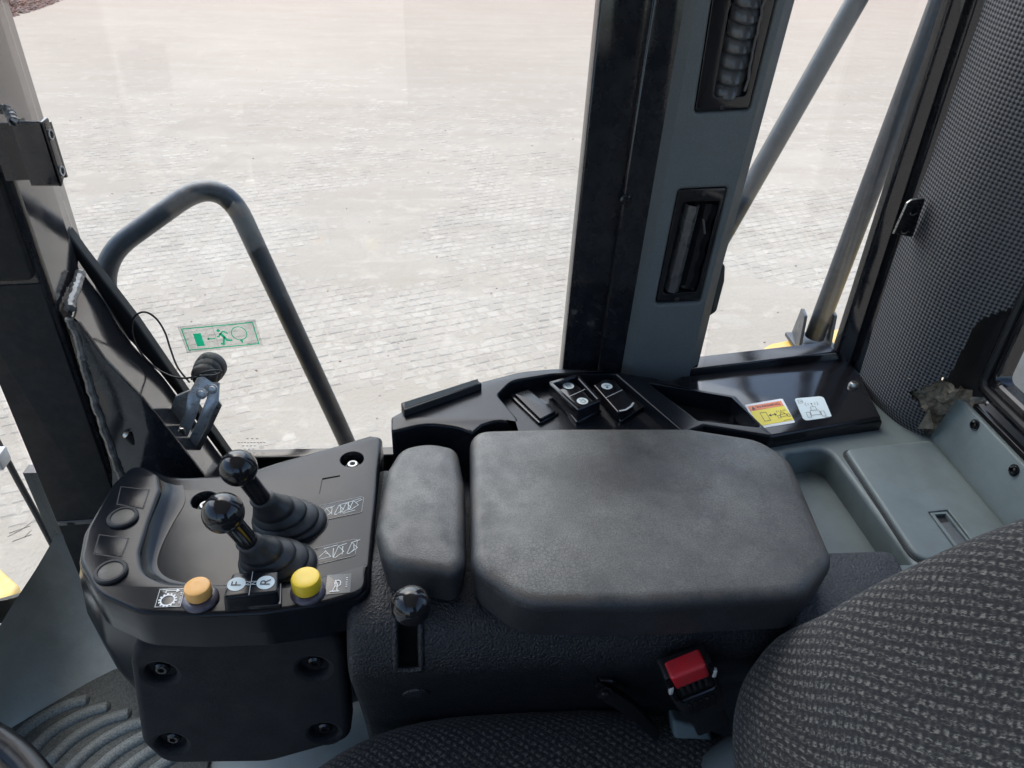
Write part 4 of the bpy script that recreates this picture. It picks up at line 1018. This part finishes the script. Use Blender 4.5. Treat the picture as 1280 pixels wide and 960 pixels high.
dm = at(521, 872, y=.515)
part('dimple', MB().lathe([(.016, 0), (.015, .002), (.008, .0035), (.001, .004)], dm + Vector((0, .004, 0)), (0, -1, -.25), 24), K['leather'], t)

# ================================================================== SWITCH CONSOLE
CZ = .744
pc = HZ(CZ)
t = thing('switch_console', 'glossy black switch console with rockers and open pocket behind the armrest', 'console', (.2, .85, .62))
outl = [(489, 521, .006), (505, 512), (600, 477), (650, 464, .08), (692, 460, .1), (760, 463), (820, 472), (875, 488), (916, 495, .008), (970, 546, .006), (880, 531), (800, 560), (650, 560), (647, 529, .004), (622, 525, .06), (603, 531), (591, 541, .002), (572, 534, .1), (533, 529, .1), (489, 540, .006)]
rec = PX(pc, [(622, 494, .012), (640, 476, .03), (690, 468, .05), (768, 466, .01), (850, 536), (760, 552), (655, 552), (646, 522)])
pock = PX(pc, [(810, 478, .003), (918, 496, .003), (951, 534, .004), (872, 525, .006)])
part('body', MB().slab(pc, PX(pc, outl, 0), .11, r=.0035, holes=[(rec, .020, .003), (pock, .075, .002)]), K['gloss'], t)
pv = HZ(CZ + .010)
vg = part('grille', MB().slab(pv, PX(pv, [(501, 503, .002), (596, 473, .002), (602, 479), (505, 513)]), .05, r=.002), K['rubber'], t)
for k in range(7):
    a, b = pv.uv(506, 503.5 + k * 1.05), pv.uv(597, 474.2 + k * .9)
    part('grille_rib', MB().tube([pv.w(*a, .0002), pv.w(*b, .0002)], .0006, 6), K['trim'], vg)
pk = HZ(CZ - .012)
bl = part('blank_switch', MB().slab(HZ(CZ - .0165), PX(HZ(CZ - .0165), [(637, 494), (661, 485), (699, 516), (674, 529)], .002), .004, r=.001), K['shiny'], t)
part('blank_cap', MB().slab(pk, PX(pk, [(643, 492), (660, 486), (695, 514), (676, 524)], .003), .005, r=.0015), K['gloss'], bl)
def rocker(base, top, mid, legends, guard=None, zt=-.004):
    e = part('rocker_switch', MB().slab(HZ(CZ - .015), PX(HZ(CZ - .015), base, .002), .005, r=.001), K['shiny'], t)
    ph = HZ(CZ + zt)
    cap = part('rocker_cap', MB().slab(ph, PX(ph, top, .003), .015, r=.002), K['shiny'], e)
    g = MB(); a, b = ph.uv(*mid[0]), ph.uv(*mid[1]); g.stroke(ph, [a, b], .0009, .0004); part('divider', g, K['pale'], cap)
    for q, ic in legends:
        c = ph.uv(*q); g = MB(); g.poly(ph, circle(c, .0078, 24), .0004); part('legend_disc', g, K['info'], cap)
        g = MB(); s_ = .0078
        Q = lambda pts: [(c[0] + x * s_, c[1] + y * s_) for x, y in pts]
        if ic == 'box': 
            g.stroke(ph, Q([(-.5, .45), (.15, .5), (.5, -.4), (-.15, -.5)]), .0007, .0007, True)
            for k in (-.2, .1, .35): g.stroke(ph, Q([(-.35 + k * .3, .25 - k), (.25 + k * .2, .3 - k)]), .0006, .0007)
        elif ic == 'lamp':
            g.stroke(ph, [(c[0] + x * .0033 + .0008, c[1] + y * .003 - .0012) for x, y in circle((0, 0), 1, 12)], .0007, .0007, True)
            for k in range(4): g.stroke(ph, Q([(-.45 + k * .25, .2 + .12 * (k % 2)), (-.45 + k * .25, .6)]), .0006, .0007)
        else:
            g.stroke(ph, Q([(-.4, .2), (-.1, .4), (.2, .1), (.0, -.05), (-.4, .2)]), .0007, .0007); g.poly(ph, [(c[0] + x, c[1] + y - .003) for x, y in circle((0, 0), .0018, 10)], .0007); g.stroke(ph, Q([(.2, .1), (.6, .2)]), .0007, .0007)
        part('legend_icon', g, K['ink'], cap) if False else g.mesh and part('legend_icon', g, K['ink'], e)
    return e, cap
r1, c1 = rocker([(689, 487), (713, 474), (752, 512), (721, 528)], [(694, 482), (714, 473), (744, 503), (722, 514)], [(711, 496), (731, 487)], [((710.5, 482.5), 'box'), ((728, 501.5), 'lamp')])
pgd = HZ(CZ + .004)
go = PX(pgd, [(687, 479), (716, 470, .002), (751, 500), (724, 510)], .001)
part('switch_guard', (lambda m: (ring_slab(m, pgd, [tuple(pgd.uv(*q)) for q in [(687, 478), (722, 468), (751, 499), (723, 511)]], [tuple(pgd.uv(*q)) for q in [(689.5, 478.3), (721, 469.6), (748.5, 499), (723.5, 508.8)]], .020, .001), m)[1])(MB()), K['shiny'], r1)
r2, c2 = rocker([(743, 487), (767, 474), (806, 508), (776, 527)], [(742, 481), (757, 473, .004), (769, 475), (793, 503), (773, 516)], [(757, 497.5), (778, 487.5)], [((758.5, 483), 'tap')])
g = MB(); ph = HZ(CZ - .004)
g.stroke(ph, [ph.uv(*q) for q in [(774, 514), (782, 512.5), (789, 508), (792, 503.5)]], .0028, .0005); part('dot_band', g, K['pale'], c2) if False else part('dot_band', g, K['pale'], r2)

# ================================================================== JOYSTICK CONSOLE
JZ = .700
pj = HZ(JZ + .008)
def JP(q, n=0.0): return pj.w(*pj.uv(*q), n)
t = thing('joystick_console', 'black joystick console with two ball levers, coloured buttons and direction rocker', 'console', (-.26, .66, .38))
outl = [(165, 584, .02), (192, 586, .02), (212, 594, .02), (232, 595, .03), (300, 592, .05), (345, 577, .05), (420, 556), (462, 543, .004), (478, 545, .010), (470, 640, .1), (462, 742, .022), (400, 760, .1), (330, 770, .1), (250, 773, .1), (175, 770, .06), (120, 744, .06), (97, 704, .04), (104, 665, .05), (140, 605, .05)]
o2 = PX(pj, outl, 0)
screws = [(255, 625), (440, 574)]
hol = [(circle(pj.uv(*q), .0145, 24), .016, .0015) for q in screws]
lev = [(350, 650), (337, 702)]
sq = PX(pj, [(403, 598), (425, 594), (421, 612), (399, 617)])
part('top_plate', MB().slab(pj, o2, .045, r=.006, rs=4, holes=hol + [(sq, .0012, .0003)]), K['gloss'], t)
rim_out = [(160, 584, .016), (186, 583, .012), (199, 592, .012)]
pr_ = Plane((-.41, .66, JZ + .029), (1, 0, -.057), (0, 1, 0))
def RP(q, n=0.0): return pr_.w(*pr_.uv(*q), n)
rim = [(164, 582, .016), (180, 582, .012), (198, 592, .014), (201, 612, .02), (187, 650, .05), (175, 690, .04), (179, 716, .04), (208, 728, .04), (240, 729, .03), (310, 729), (392, 722), (460, 703, .002), (459, 739, .022), (400, 756, .1), (330, 766, .1), (250, 769, .1), (176, 766, .06), (120, 741, .06), (98, 700, .04), (107, 661, .05), (140, 604, .05)]
rm = part('raised_rim', MB().slab(pr_, PX(pr_, rim, 0), .03, r=.005, rs=4), K['gloss'], t)
# cove between rim and floor
cvA = [(199, 596), (201, 614), (187, 650), (176, 690), (180, 712), (205, 727), (240, 729)]
cvm = MB(); A_ = catm([tuple(RP(q, -.004)) for q in cvA], 8, False); B_ = []
offs = [.035, .038, .042, .044, .032, .020, .014]
cB = [JP(q) for q in [(229, 607), (231, 628), (216, 655), (201, 686), (197, 708), (210, 723), (240, 731)]]
B_ = catm([tuple(p + Vector((0, 0, .0008))) for p in cB], 8, False)
rows = []
for k in range(7):
    s_ = k / 6; zz = (1 - math.sin(s_ * math.pi / 2))
    rows.append([(a[0] + (b[0] - a[0]) * s_ ** 1.2, a[1] + (b[1] - a[1]) * s_ ** 1.2, b[2] + (a[2] - b[2]) * zz) for a, b in zip(A_, B_)])
part('cove', cvm.grid(rows), K['gloss'], t, smooth=70)
for q in screws:
    c = JP(q, -.0155)
    part('screw', MB().lathe([(.0105, 0), (.0105, .002), (.0072, .002), (.0072, .007), (.0062, .0085), (.0036, .0085), (.0036, .004)], c, n=20), K['dsteel'], t)
# body below, tapering down
bt = HZ(JZ - .040)
ob = inset(PX(bt, [(170, 590, .02), (300, 596), (470, 548), (462, 730, .02), (330, 768), (186, 766), (122, 740, .05), (101, 700, .04), (107, 668, .04)], 0, 8), .006)
rs_ = []
for z, sx, sy, dx, dy in [(JZ - .04, 1, 1, 0, 0), (.63, 1.05, 1.005, 0, 0), (.57, 1.075, 1.005, 0, 0), (.51, 1.065, 1.0, 0, 0), (.465, 1.035, .985, 0, 0), (.435, .98, .95, 0, 0), (.420, .90, .90, 0, 0), (.415, .78, .82, 0, 0)]:
    rs_.append([Vector(((p[0] + .10) * sx - .10 + dx * 0, (p[1] - .80) * sy + .80, z)) for p in ob])
part('body', MB().rings(rs_[::-1], cap0=True, cap1=True), K['gloss'], t)
# knee pad
pkp = Plane((0, .512, 0), (1, 0, 0), (0, .05, 1))
kp = PX(pkp, [(161, 830, .02), (166, 806, .022), (300, 799), (424, 795, .018), (430, 822, .02), (439, 926, .026), (337, 955, .06), (205, 957, .03), (176, 930, .03)], 0, 6)
kh = [(circle(pkp.uv(*q), .0165, 22), .012, .006) for q in [(200, 843), (392, 836), (214, 930), (405, 917)]]
kpd = part('knee_pad', MB().slab(pkp, kp, .03, r=.009, rs=4, holes=kh[:4]), K['foamrub'], t, label='matt black foam knee pad with four sunk bolts')
for q in [(199, 844), (392, 836), (214, 931), (405, 918)]:
    part('bolt', MB().lathe([(.0085, 0), (.0085, .004), (.006, .006), (.0035, .006), (.0035, .003)], pkp.w(*pkp.uv(*q), -.0118), pkp.N, 16), K['shiny'], kpd)
# blanks and plugs on the rim
pj2 = pr_.up(.0005)
for q in ([(151, 608), (187, 612), (179, 636), (146, 630)], [(124, 668), (161, 673), (152, 697), (117, 692)]):
    e = part('blank_plate', MB().slab(pj2, inset(PX(pj2, q), .0008), .003, r=.0004), K['gloss'], rm)
    g = MB(); P = PX(pj2, q); g.stroke(pr_.up(.0002), P, .0011, .0, True); part('groove', g, K['ink'], rm)
for q in ((154, 648), (139, 716)):
    c = RP(q)
    e = part('round_plug', MB().lathe([(.0165, 0), (.0165, .0025), (.0150, .004), (.0125, .0042), (.0120, .003)], c, n=32, cap1=False), K['rubber'], rm)
    part('plug_face', MB().lathe([(.0122, .001), (.0120, .003), (.009, .0036), (.001, .0038)], c, n=28), K['plug'], rm)
# labels
def lab(pts, m='label', n=.0006, r_=.001): p = pr_; return part('label_plate', MB().slab(pr_.up(.0005), PX(p, pts, r_), .0006, r=.0002), K[m], rm)
pn = pr_.up(.0009)
gp_ = [(199, 736), (232, 735), (226, 759), (192, 760)]
e = lab(gp_)
D = Decal(pn, (199, 736), (232, 735), (192, 760)); g = MB()
c = D.p(.44, .62); gr = []
for k in range(14):
    a0 = 2 * math.pi * k / 14
    for da, rr_ in ((-.13, .0072), (-.10, .0088), (.10, .0088), (.13, .0072)): gr.append((c[0] + rr_ * math.cos(a0 + da), c[1] + rr_ * math.sin(a0 + da)))
inn = circle(c, .0058, 28)
lo_ = tessellate_polygon([[Vector((*p, 0)) for p in gr], [Vector((*p, 0)) for p in inn[::-1]]]); fl_ = gr + inn[::-1]
fs = []
for tri in lo_:
    a, b, d_ = (fl_[i] for i in tri); cr = (b[0] - a[0]) * (d_[1] - a[1]) - (b[1] - a[1]) * (d_[0] - a[0])
    fs.append(tuple(tri) if cr > 0 else tuple(tri)[::-1])
g.add([pn.w(*p, .0002) for p in fl_], fs)
g.stroke(pn, D.P([(.30, .24), (.30, .12), (.72, .12)]), .0009, .0002); g.poly(pn, D.P([(.82, .12), (.68, .02), (.68, .23)]), .0002)
for k in range(8):
    if k != 2: g.stroke(pn, D.P([(.86 + .002 * k, .26 + k * .075), (.93 + .002 * k, .26 + k * .075)]), .0008, .0002)
g.stroke(pn, D.P([(.04, .04), (.97, .04), (.97, .96), (.04, .96)]), .0004, .0002, True)
part('lettering', g, K['white'], rm)
hp_ = [(409, 719), (440, 717), (438, 741), (406, 744)]
e = lab(hp_); D = Decal(pn, (409, 719), (440, 717), (406, 744)); g = MB()
g.stroke(pn, D.P([(.18, .84), (.55, .84)]), .0012, .0002); g.stroke(pn, D.P([(.28, .82), (.36, .6), (.36, .3)]), .0009, .0002); g.stroke(pn, D.P([(.46, .82), (.44, .5), (.36, .28)]), .0009, .0002)
g.stroke(pn, [(p[0], p[1]) for p in circle(D.p(.46, .45), .0030, 16, .0042)], .0009, .0002, True)
for k in range(6): g.stroke(pn, D.P([(.78, .2 + k * .09), (.85, .2 + k * .09)]), .0007, .0002)
part('lettering', g, K['white'], rm)
def blabel(pts, icons):
    e = part('label_plate', MB().slab(pj.up(.0006), PX(pj.up(.0006), pts, .004), .0006, r=.0002), K['gloss'], t)
    pq = pj.up(.0009); D = Decal(pq, pts[0], pts[1], pts[3]); g = MB()
    for ic in icons: g.stroke(pq, D.P(ic[0]), ic[1] if len(ic) > 1 else .0006, .0, False)
    part('lettering', g, K['info'], e)
    g = MB(); g.stroke(pj.up(.0008), PX(pj.up(.0008), pts, .004), .0006, .0, True); part('edge_line', g, K['edge'], e)
def bucket(x, y, s_, fl=1):
    return [([(x, y + .3 * s_), (x + fl * .08 * s_, y - .3 * s_), (x + fl * .22 * s_, y + .1 * s_), (x + fl * .04 * s_, y + .34 * s_), (x, y + .3 * s_)],), ([(x + fl * .08 * s_, y - .3 * s_), (x + fl * .26 * s_, y - .35 * s_)],)]
ic = bucket(.10, .56, .9) + bucket(.38, .52, .9) + bucket(.54, .48, .9) + bucket(.70, .42, .9)
ic += [([(.30, .24), (.32, .75)],), ([(.49, .22), (.52, .8)],), ([(.66, .2), (.68, .75)],), ([(.26, .34), (.36, .22)],), ([(.84, .3), (.97, .2)],), ([(.58, .86), (.84, .80)],)]
blabel([(399, 632), (455, 620), (452, 640), (395, 652)], ic)
ic = [([(.12, .72), (.3, .30), (.44, .72), (.12, .72)],), ([(.08, .85), (.16, .9), (.14, .76)],), ([(.26, .38), (.36, .50)],), ([(.25, .14), (.56, .12)], .0006)]
ic += bucket(.50, .5, 1.0) + bucket(.80, .46, 1.0) + [([(.47, .25), (.49, .8)],), ([(.68, .25), (.69, .75)],), ([(.93, .35), (.95, .6), (.88, .74)],)]
blabel([(391, 686), (447, 673), (444, 694), (387, 708)], ic)
g = None
# levers
def lever(knob, zk, base, r_k, r_b):
    B = JP(base, .001); Kc = at(*knob, z=zk)
    ax = (Kc - B); top = B + ax * .50
    prof = [(1.0, 0), (1.02, .03), (.94, .10), (.86, .13), (.92, .18), (.88, .24), (.74, .30), (.68, .33), (.74, .38), (.70, .44), (.56, .52), (.52, .55), (.56, .60), (.50, .68), (.40, .78), (.36, .88), (.34, .97), (.28, 1.0)]
    rs_ = []
    n = 32; axn = ax.normalized(); u = Vector((1, 0, 0)); 
    for rr_, h in prof:
        c = B.lerp(top, h ** 1.0); tl = min(1, h * 1.2)
        nrm = (Vector((0, 0, 1)) * (1 - tl) + axn * tl).normalized(); uu = (u - nrm * u.dot(nrm)).normalized(); vv = nrm.cross(uu)
        # foot of the boot is drawn out towards the back right
        dr = Vector((.010, .002, 0)) * (1 - h)
        rs_.append([c + dr + (uu * math.cos(2 * math.pi * k / n) * 1.12 + vv * math.sin(2 * math.pi * k / n) * .92) * rr_ * r_b for k in range(n)])
    e = part('control_lever', MB().tube([top - axn * .012, Kc], .0098, 18), K['shiny'], t)
    part('boot', MB().rings(rs_, cap1=True), K['boot'], e, smooth=75)
    part('knob', MB().ball(Kc, r_k), K['shiny'], e)
    hc = [p for p in circle((B.x + .010, B.y + .002), r_b * 1.16, 32, r_b * .98)]
    part('boot_opening', MB().slab(Plane((B.x, B.y, B.z), pj.U, pj.V), circle((.010, .002), r_b * 1.16, 32, r_b * .98), .001), K['ink'], t)
lever((298, 585), .825, (352, 656), .0190, .0365)
lever((279, 641), .825, (337, 708), .0196, .0360)
# buttons
def button(q, m, r_, h):
    c = RP(q, .0001)
    e = part('push_button', MB().lathe([(.0178, 0), (.0178, .0015), (.0160, .004), (.0125, .0052), (.0100, .0053), (.0095, .009)], c, n=30), K['collar'], t)
    part('button_cap', MB().lathe([(r_ * .97, .0075), (r_, .0085), (r_, h - .003), (r_ * .93, h - .0008), (r_ * .8, h), (r_ * .3, h - .0006)], c, n=32), K[m], e)
button((251, 749), 'obut', .0130, .020)
button((385, 740), 'ybut', .0148, .023)
# direction rocker
pb = pr_.up(.021)
e = part('direction_rocker', MB().slab(pr_.up(.005), PX(pr_.up(.005), [(281, 734), (352, 727), (352, 756), (283, 760)], .003), .008, r=.001), K['shiny'], t)
pts = [(291, 716), (348, 713), (347, 740), (278, 747)]
cap = part('rocker_cap', MB().slab(pb, PX(pb, pts, .004), .020, r=.0022, taper=-.001), K['gloss'], e)
pbn = pb.up(.0004)
for q in ((295.5, 730), (332, 728)):
    part('legend_disc', MB().poly(pbn, circle(pbn.uv(*q), .0088, 28)), K['info'], e)
g = MB(); g.text(pbn, 'F', pbn.uv(296, 730), .0098, R(90), .0004); g.text(pbn, 'R', pbn.uv(332.5, 728), .0098, R(90), .0004); part('lettering', g, K['ink'], e)
g = MB(); g.text(pbn, 'N', pbn.uv(310.8, 729), .0052, R(90)); g.text(pbn, 'N', pbn.uv(317.6, 728.5), .0052, R(90)); g.stroke(pbn, [pbn.uv(316, 714.5), pbn.uv(311, 744)], .0007)
part('lettering', g, K['pale'], e)

# ================================================================== SEAT, BUCKLE, MAT, WHEEL
t = thing('operator_seat', 'black operator seat with grey flecked cloth on cushion and backrest', 'seat', (.15, .2, .3))
def sup(t_, e): c, s_ = math.cos(t_), math.sin(t_); return (math.copysign(abs(c) ** (2 / e), c), math.copysign(abs(s_) ** (2 / e), s_))
def cushion(cx, cy_, a, b, z0, z1, rr_, e, crown):
    rows = []; uvs = []; n = 72
    lv = [(1, z0), (1, z1 - rr_)] + [(1 - rr_ * (1 - math.cos(q)) / min(a, b), z1 - rr_ + rr_ * math.sin(q)) for q in [math.pi / 2 * k / 8 for k in range(1, 9)]]
    s0 = lv[-1][0]; lv += [(s0 * (1 - k / 14), z1 + crown * (1 - (1 - k / 14) ** 2)) for k in range(1, 15)]
    for s_, z in lv:
        r_ = []; u_ = []
        for k in range(n + 1):
            p = sup(2 * math.pi * k / n, e); x, y = cx + a * p[0] * max(s_, .002), cy_ + b * p[1] * max(s_, .002)
            r_.append((x, y, z)); dz = max(0, z1 - z) if s_ > s0 - .001 else 0
            u_.append((x + p[0] * dz, y + p[1] * dz))
        rows.append(r_); uvs.append(u_)
    return MB().grid(rows, uvs)
part('cushion', cushion(.085, .215, .335, .345, .36, .508, .055, 3.0, .012), K['seat'], t, smooth=60)
# backrest: sections along its leaning height; the far edge follows the photo's edge at its real distance
edge = [at(936, 965, x=.292), at(930, 900, x=.300), at(938, 855, x=.308), at(955, 825, x=.318), at(985, 793, x=.338), at(1040, 767, x=.362), at(1100, 732, x=.395), at(1200, 684, x=.440), at(1280, 652, x=.480), at(1400, 606, x=.535)]
rows = []; uvs = []; n = 80; hl = 0; lastc = None
E_ = [Vector(p) for p in catm([tuple(p) for p in edge], 7, False)]
for p in E_:
    yc = .14; a = p.y - yc; th = .065; r_ = []; u_ = []; L_ = 0; lq = None
    fw = Vector((-.86, 0, .5))
    ctr = Vector((p.x, yc, p.z)) - fw * th * .45
    if lastc is not None: hl += (ctr - lastc).length
    lastc = ctr
    for k in range(n + 1):
        q = sup(2 * math.pi * (k / n) - math.pi / 2, 3.0)
        bol = .020 * max(0, abs(q[1]) - .55) / .45
        P = ctr + Vector((0, 1, 0)) * a * q[1] + fw * th * (q[0] + (bol / th if q[0] > 0 else 0))
        if lq is not None: L_ += (P - lq).length
        lq = P; r_.append(P); u_.append((L_, hl))
    rows.append(r_); uvs.append(u_)
part('backrest', MB().grid(rows, uvs), K['seat'], t, smooth=70)
# recline hinge cover
hc_ = MB(); rows = []
for q, wd in [((748, 862), .026), ((765, 872), .030), ((795, 893), .034), ((825, 925), .036), ((850, 965), .036)]:
    c = at(*q, y=.50 - (.0 if q[0] < 780 else .0)); rows.append([c + Vector((-.2, 0, 1)).normalized() * wd * .5, c + Vector((0, -.012, 0)), c - Vector((-.2, 0, 1)).normalized() * wd * .5, c + Vector((0, .02, 0))])
part('hinge_arm', hc_.rings(rows, True, True), K['boot'], t)
part('hinge_nut', MB().lathe([(.009, 0), (.009, .002), (.005, .002), (.005, .005), (.003, .006)], at(756, 866, y=.492), (0, -1, .25), 12), K['shiny'], t)
part('lever_tab', MB().slab(VY(.505), PX(VY(.505), [(742, 862), (750, 851, .006), (768, 852, .004), (774, 860), (760, 868)], .003), .02, r=.003), K['shiny'], t)
gc = Plane(at(868, 925, y=.492), (1, 0, 0), (0, .35, 1))
part('side_cover', MB().slab(gc, PX(gc, [(841, 900), (884, 912), (905, 950), (912, 1000), (850, 1000)], .004), .02, r=.004), K['grey'], t)
part('frame_tube', MB().tube([at(880, 985, y=.45), at(925, 950, y=.46), at(960, 955, y=.45)], .028, 16), K['trim'], t)

t = thing('seat_belt_buckle', 'black seat belt buckle with a red release button between armrest and seat', 'buckle', tuple(at(880, 900, y=.47)))
B0, B1 = at(885, 898, y=.470), at(858, 834, y=.470)
up = (B1 - B0).normalized(); fwd = Vector((.05, -1, .18)); fwd = (fwd - up * fwd.dot(up)).normalized(); rt = up.cross(-fwd).normalized()
if rt.x < 0: rt = -rt
pbk = Plane(B0, rt, up); sg = 1 if pbk.N.y < 0 else -1
h_ = (B1 - B0).length
part('body', MB().slab(pbk, rnd([(-.021, .0, .006), (.022, .0, .006), (.027, h_ * .55, .01), (.026, h_ * .88, .004), (-.025, h_ * .92, .004), (-.027, h_ * .5, .01)]), .026, r=.004, rs=3), K['rubber'], t)
ptp = pbk.up(.003)
part('release_button', MB().slab(pbk.up(.006), rnd([(-.0185, h_ * .78, .002), (.0185, h_ * .78, .002), (.0195, h_ * 1.0, .004), (-.0195, h_ * 1.0, .004)]), .02, r=.004), K['red'], t)
for k in range(5):
    x = -.013 + k * .0065
    part('button_rib', MB().slab(pbk.up(.0068), rnd([(x - .0016, h_ * .66), (x + .0014, h_ * .66), (x + .0014, h_ * .82), (x - .0014, h_ * .82)], .0004), .004, r=.0004), K['ink'], t)
    part('body_rib', MB().slab(pbk.up(.0022), rnd([(x - .0018, h_ * .22), (x + .0018, h_ * .22), (x + .0022, h_ * .40), (x - .0014, h_ * .40)], .0006), .003, r=.0006), K['shiny'], t)
part('bezel', MB().tube([pbk.w(-.0225, h_ * .95, .003), pbk.w(-.022, h_ * .62, .004), pbk.w(-.017, h_ * .56, .005), pbk.w(.017, h_ * .56, .005), pbk.w(.022, h_ * .62, .004), pbk.w(.0235, h_ * .93, .003)], .0026, 8), K['gloss'], t)
for x in (-.0235, .024):
    part('edge_clip', MB().box(pbk.w(x, h_ * .80, .004), (.004, .005, .011), b=.001), K['alu'], t)
part('stalk', MB().slab(pbk.up(-.004), rnd([(-.018, -.035, .004), (.022, -.035, .004), (.020, .005), (-.018, .005)]), .018, r=.003), K['rubber'], t)

t = thing('floor_mat', 'dark ribbed rubber floor mat in the foot well under the joystick console', 'mat', (-.5, .7, FZ))
pm = HZ(FZ + .006)
mo = catm([pm.uv(*q) for q in [(-60, 960), (0, 912), (60, 868), (128, 836), (190, 842), (250, 880), (250, 985), (100, 1080), (-80, 1090)]], 6)
part('base', MB().slab(pm, ccw(mo), .008, r=.003), K['mat'], t)
for k in range(7):
    d = k * 26
    q = [(10 + d * .95, 935 + d * .38), (40 + d, 905 + d * .36), (78 + d, 884 + d * .34), (112 + d, 874 + d * .33)]
    pts = [tuple(at(x, y, z=FZ + .006)) for x, y in q]
    P = catm(pts, 6, False)
    rr_ = [.0045 if i in (0, len(P) - 1) else .0085 for i in range(len(P))]
    rb_ = MB().tube(P, .0085, 14, rad=[q * 1.15 for q in rr_]); rb_.v = [(v[0], v[1], FZ + .005 + (v[2] - FZ - .006) * .75) for v in rb_.v]
    part('rib', rb_, K['ribs'], t)
part('entry_strip', MB().slab(HZ(FZ + .003), PX(HZ(FZ + .003), [(290, 985), (330, 955), (470, 900), (480, 990)], .004), .004, r=.001), K['steel'], t) if False else None

t = thing('steering_wheel', 'dark steering wheel rim cropped in the lower left corner', 'steering wheel', (-.45, .2, .75))
rc = at(16, 942, y=.36)
nx = Vector((.35, 0, .94)); Cc = rc + Vector((-.10, -.155, .035)); rv = rc - Cc
nrm = rv.cross(Vector((.55, -.83, 0))).normalized(); ua = rv.normalized(); va = nrm.cross(ua); Rw = rv.length
loop = [Cc + (ua * math.cos(2 * math.pi * k / 72) + va * math.sin(2 * math.pi * k / 72)) * Rw for k in range(73)]
part('rim', MB().tube(loop, .0125, 16, caps=False), K['gloss'], t)
part('hub', MB().lathe([(.045, -.02), (.05, 0), (.045, .015), (.02, .02)], Cc - nrm * .03, nrm, 28), K['gloss'], t)
for a in (60, 180, 300):
    d = ua * math.cos(R(a)) + va * math.sin(R(a))
    part('spoke', MB().tube([Cc - nrm * .02 + d * .03, Cc + d * (Rw - .004)], .010, 10), K['gloss'], t)
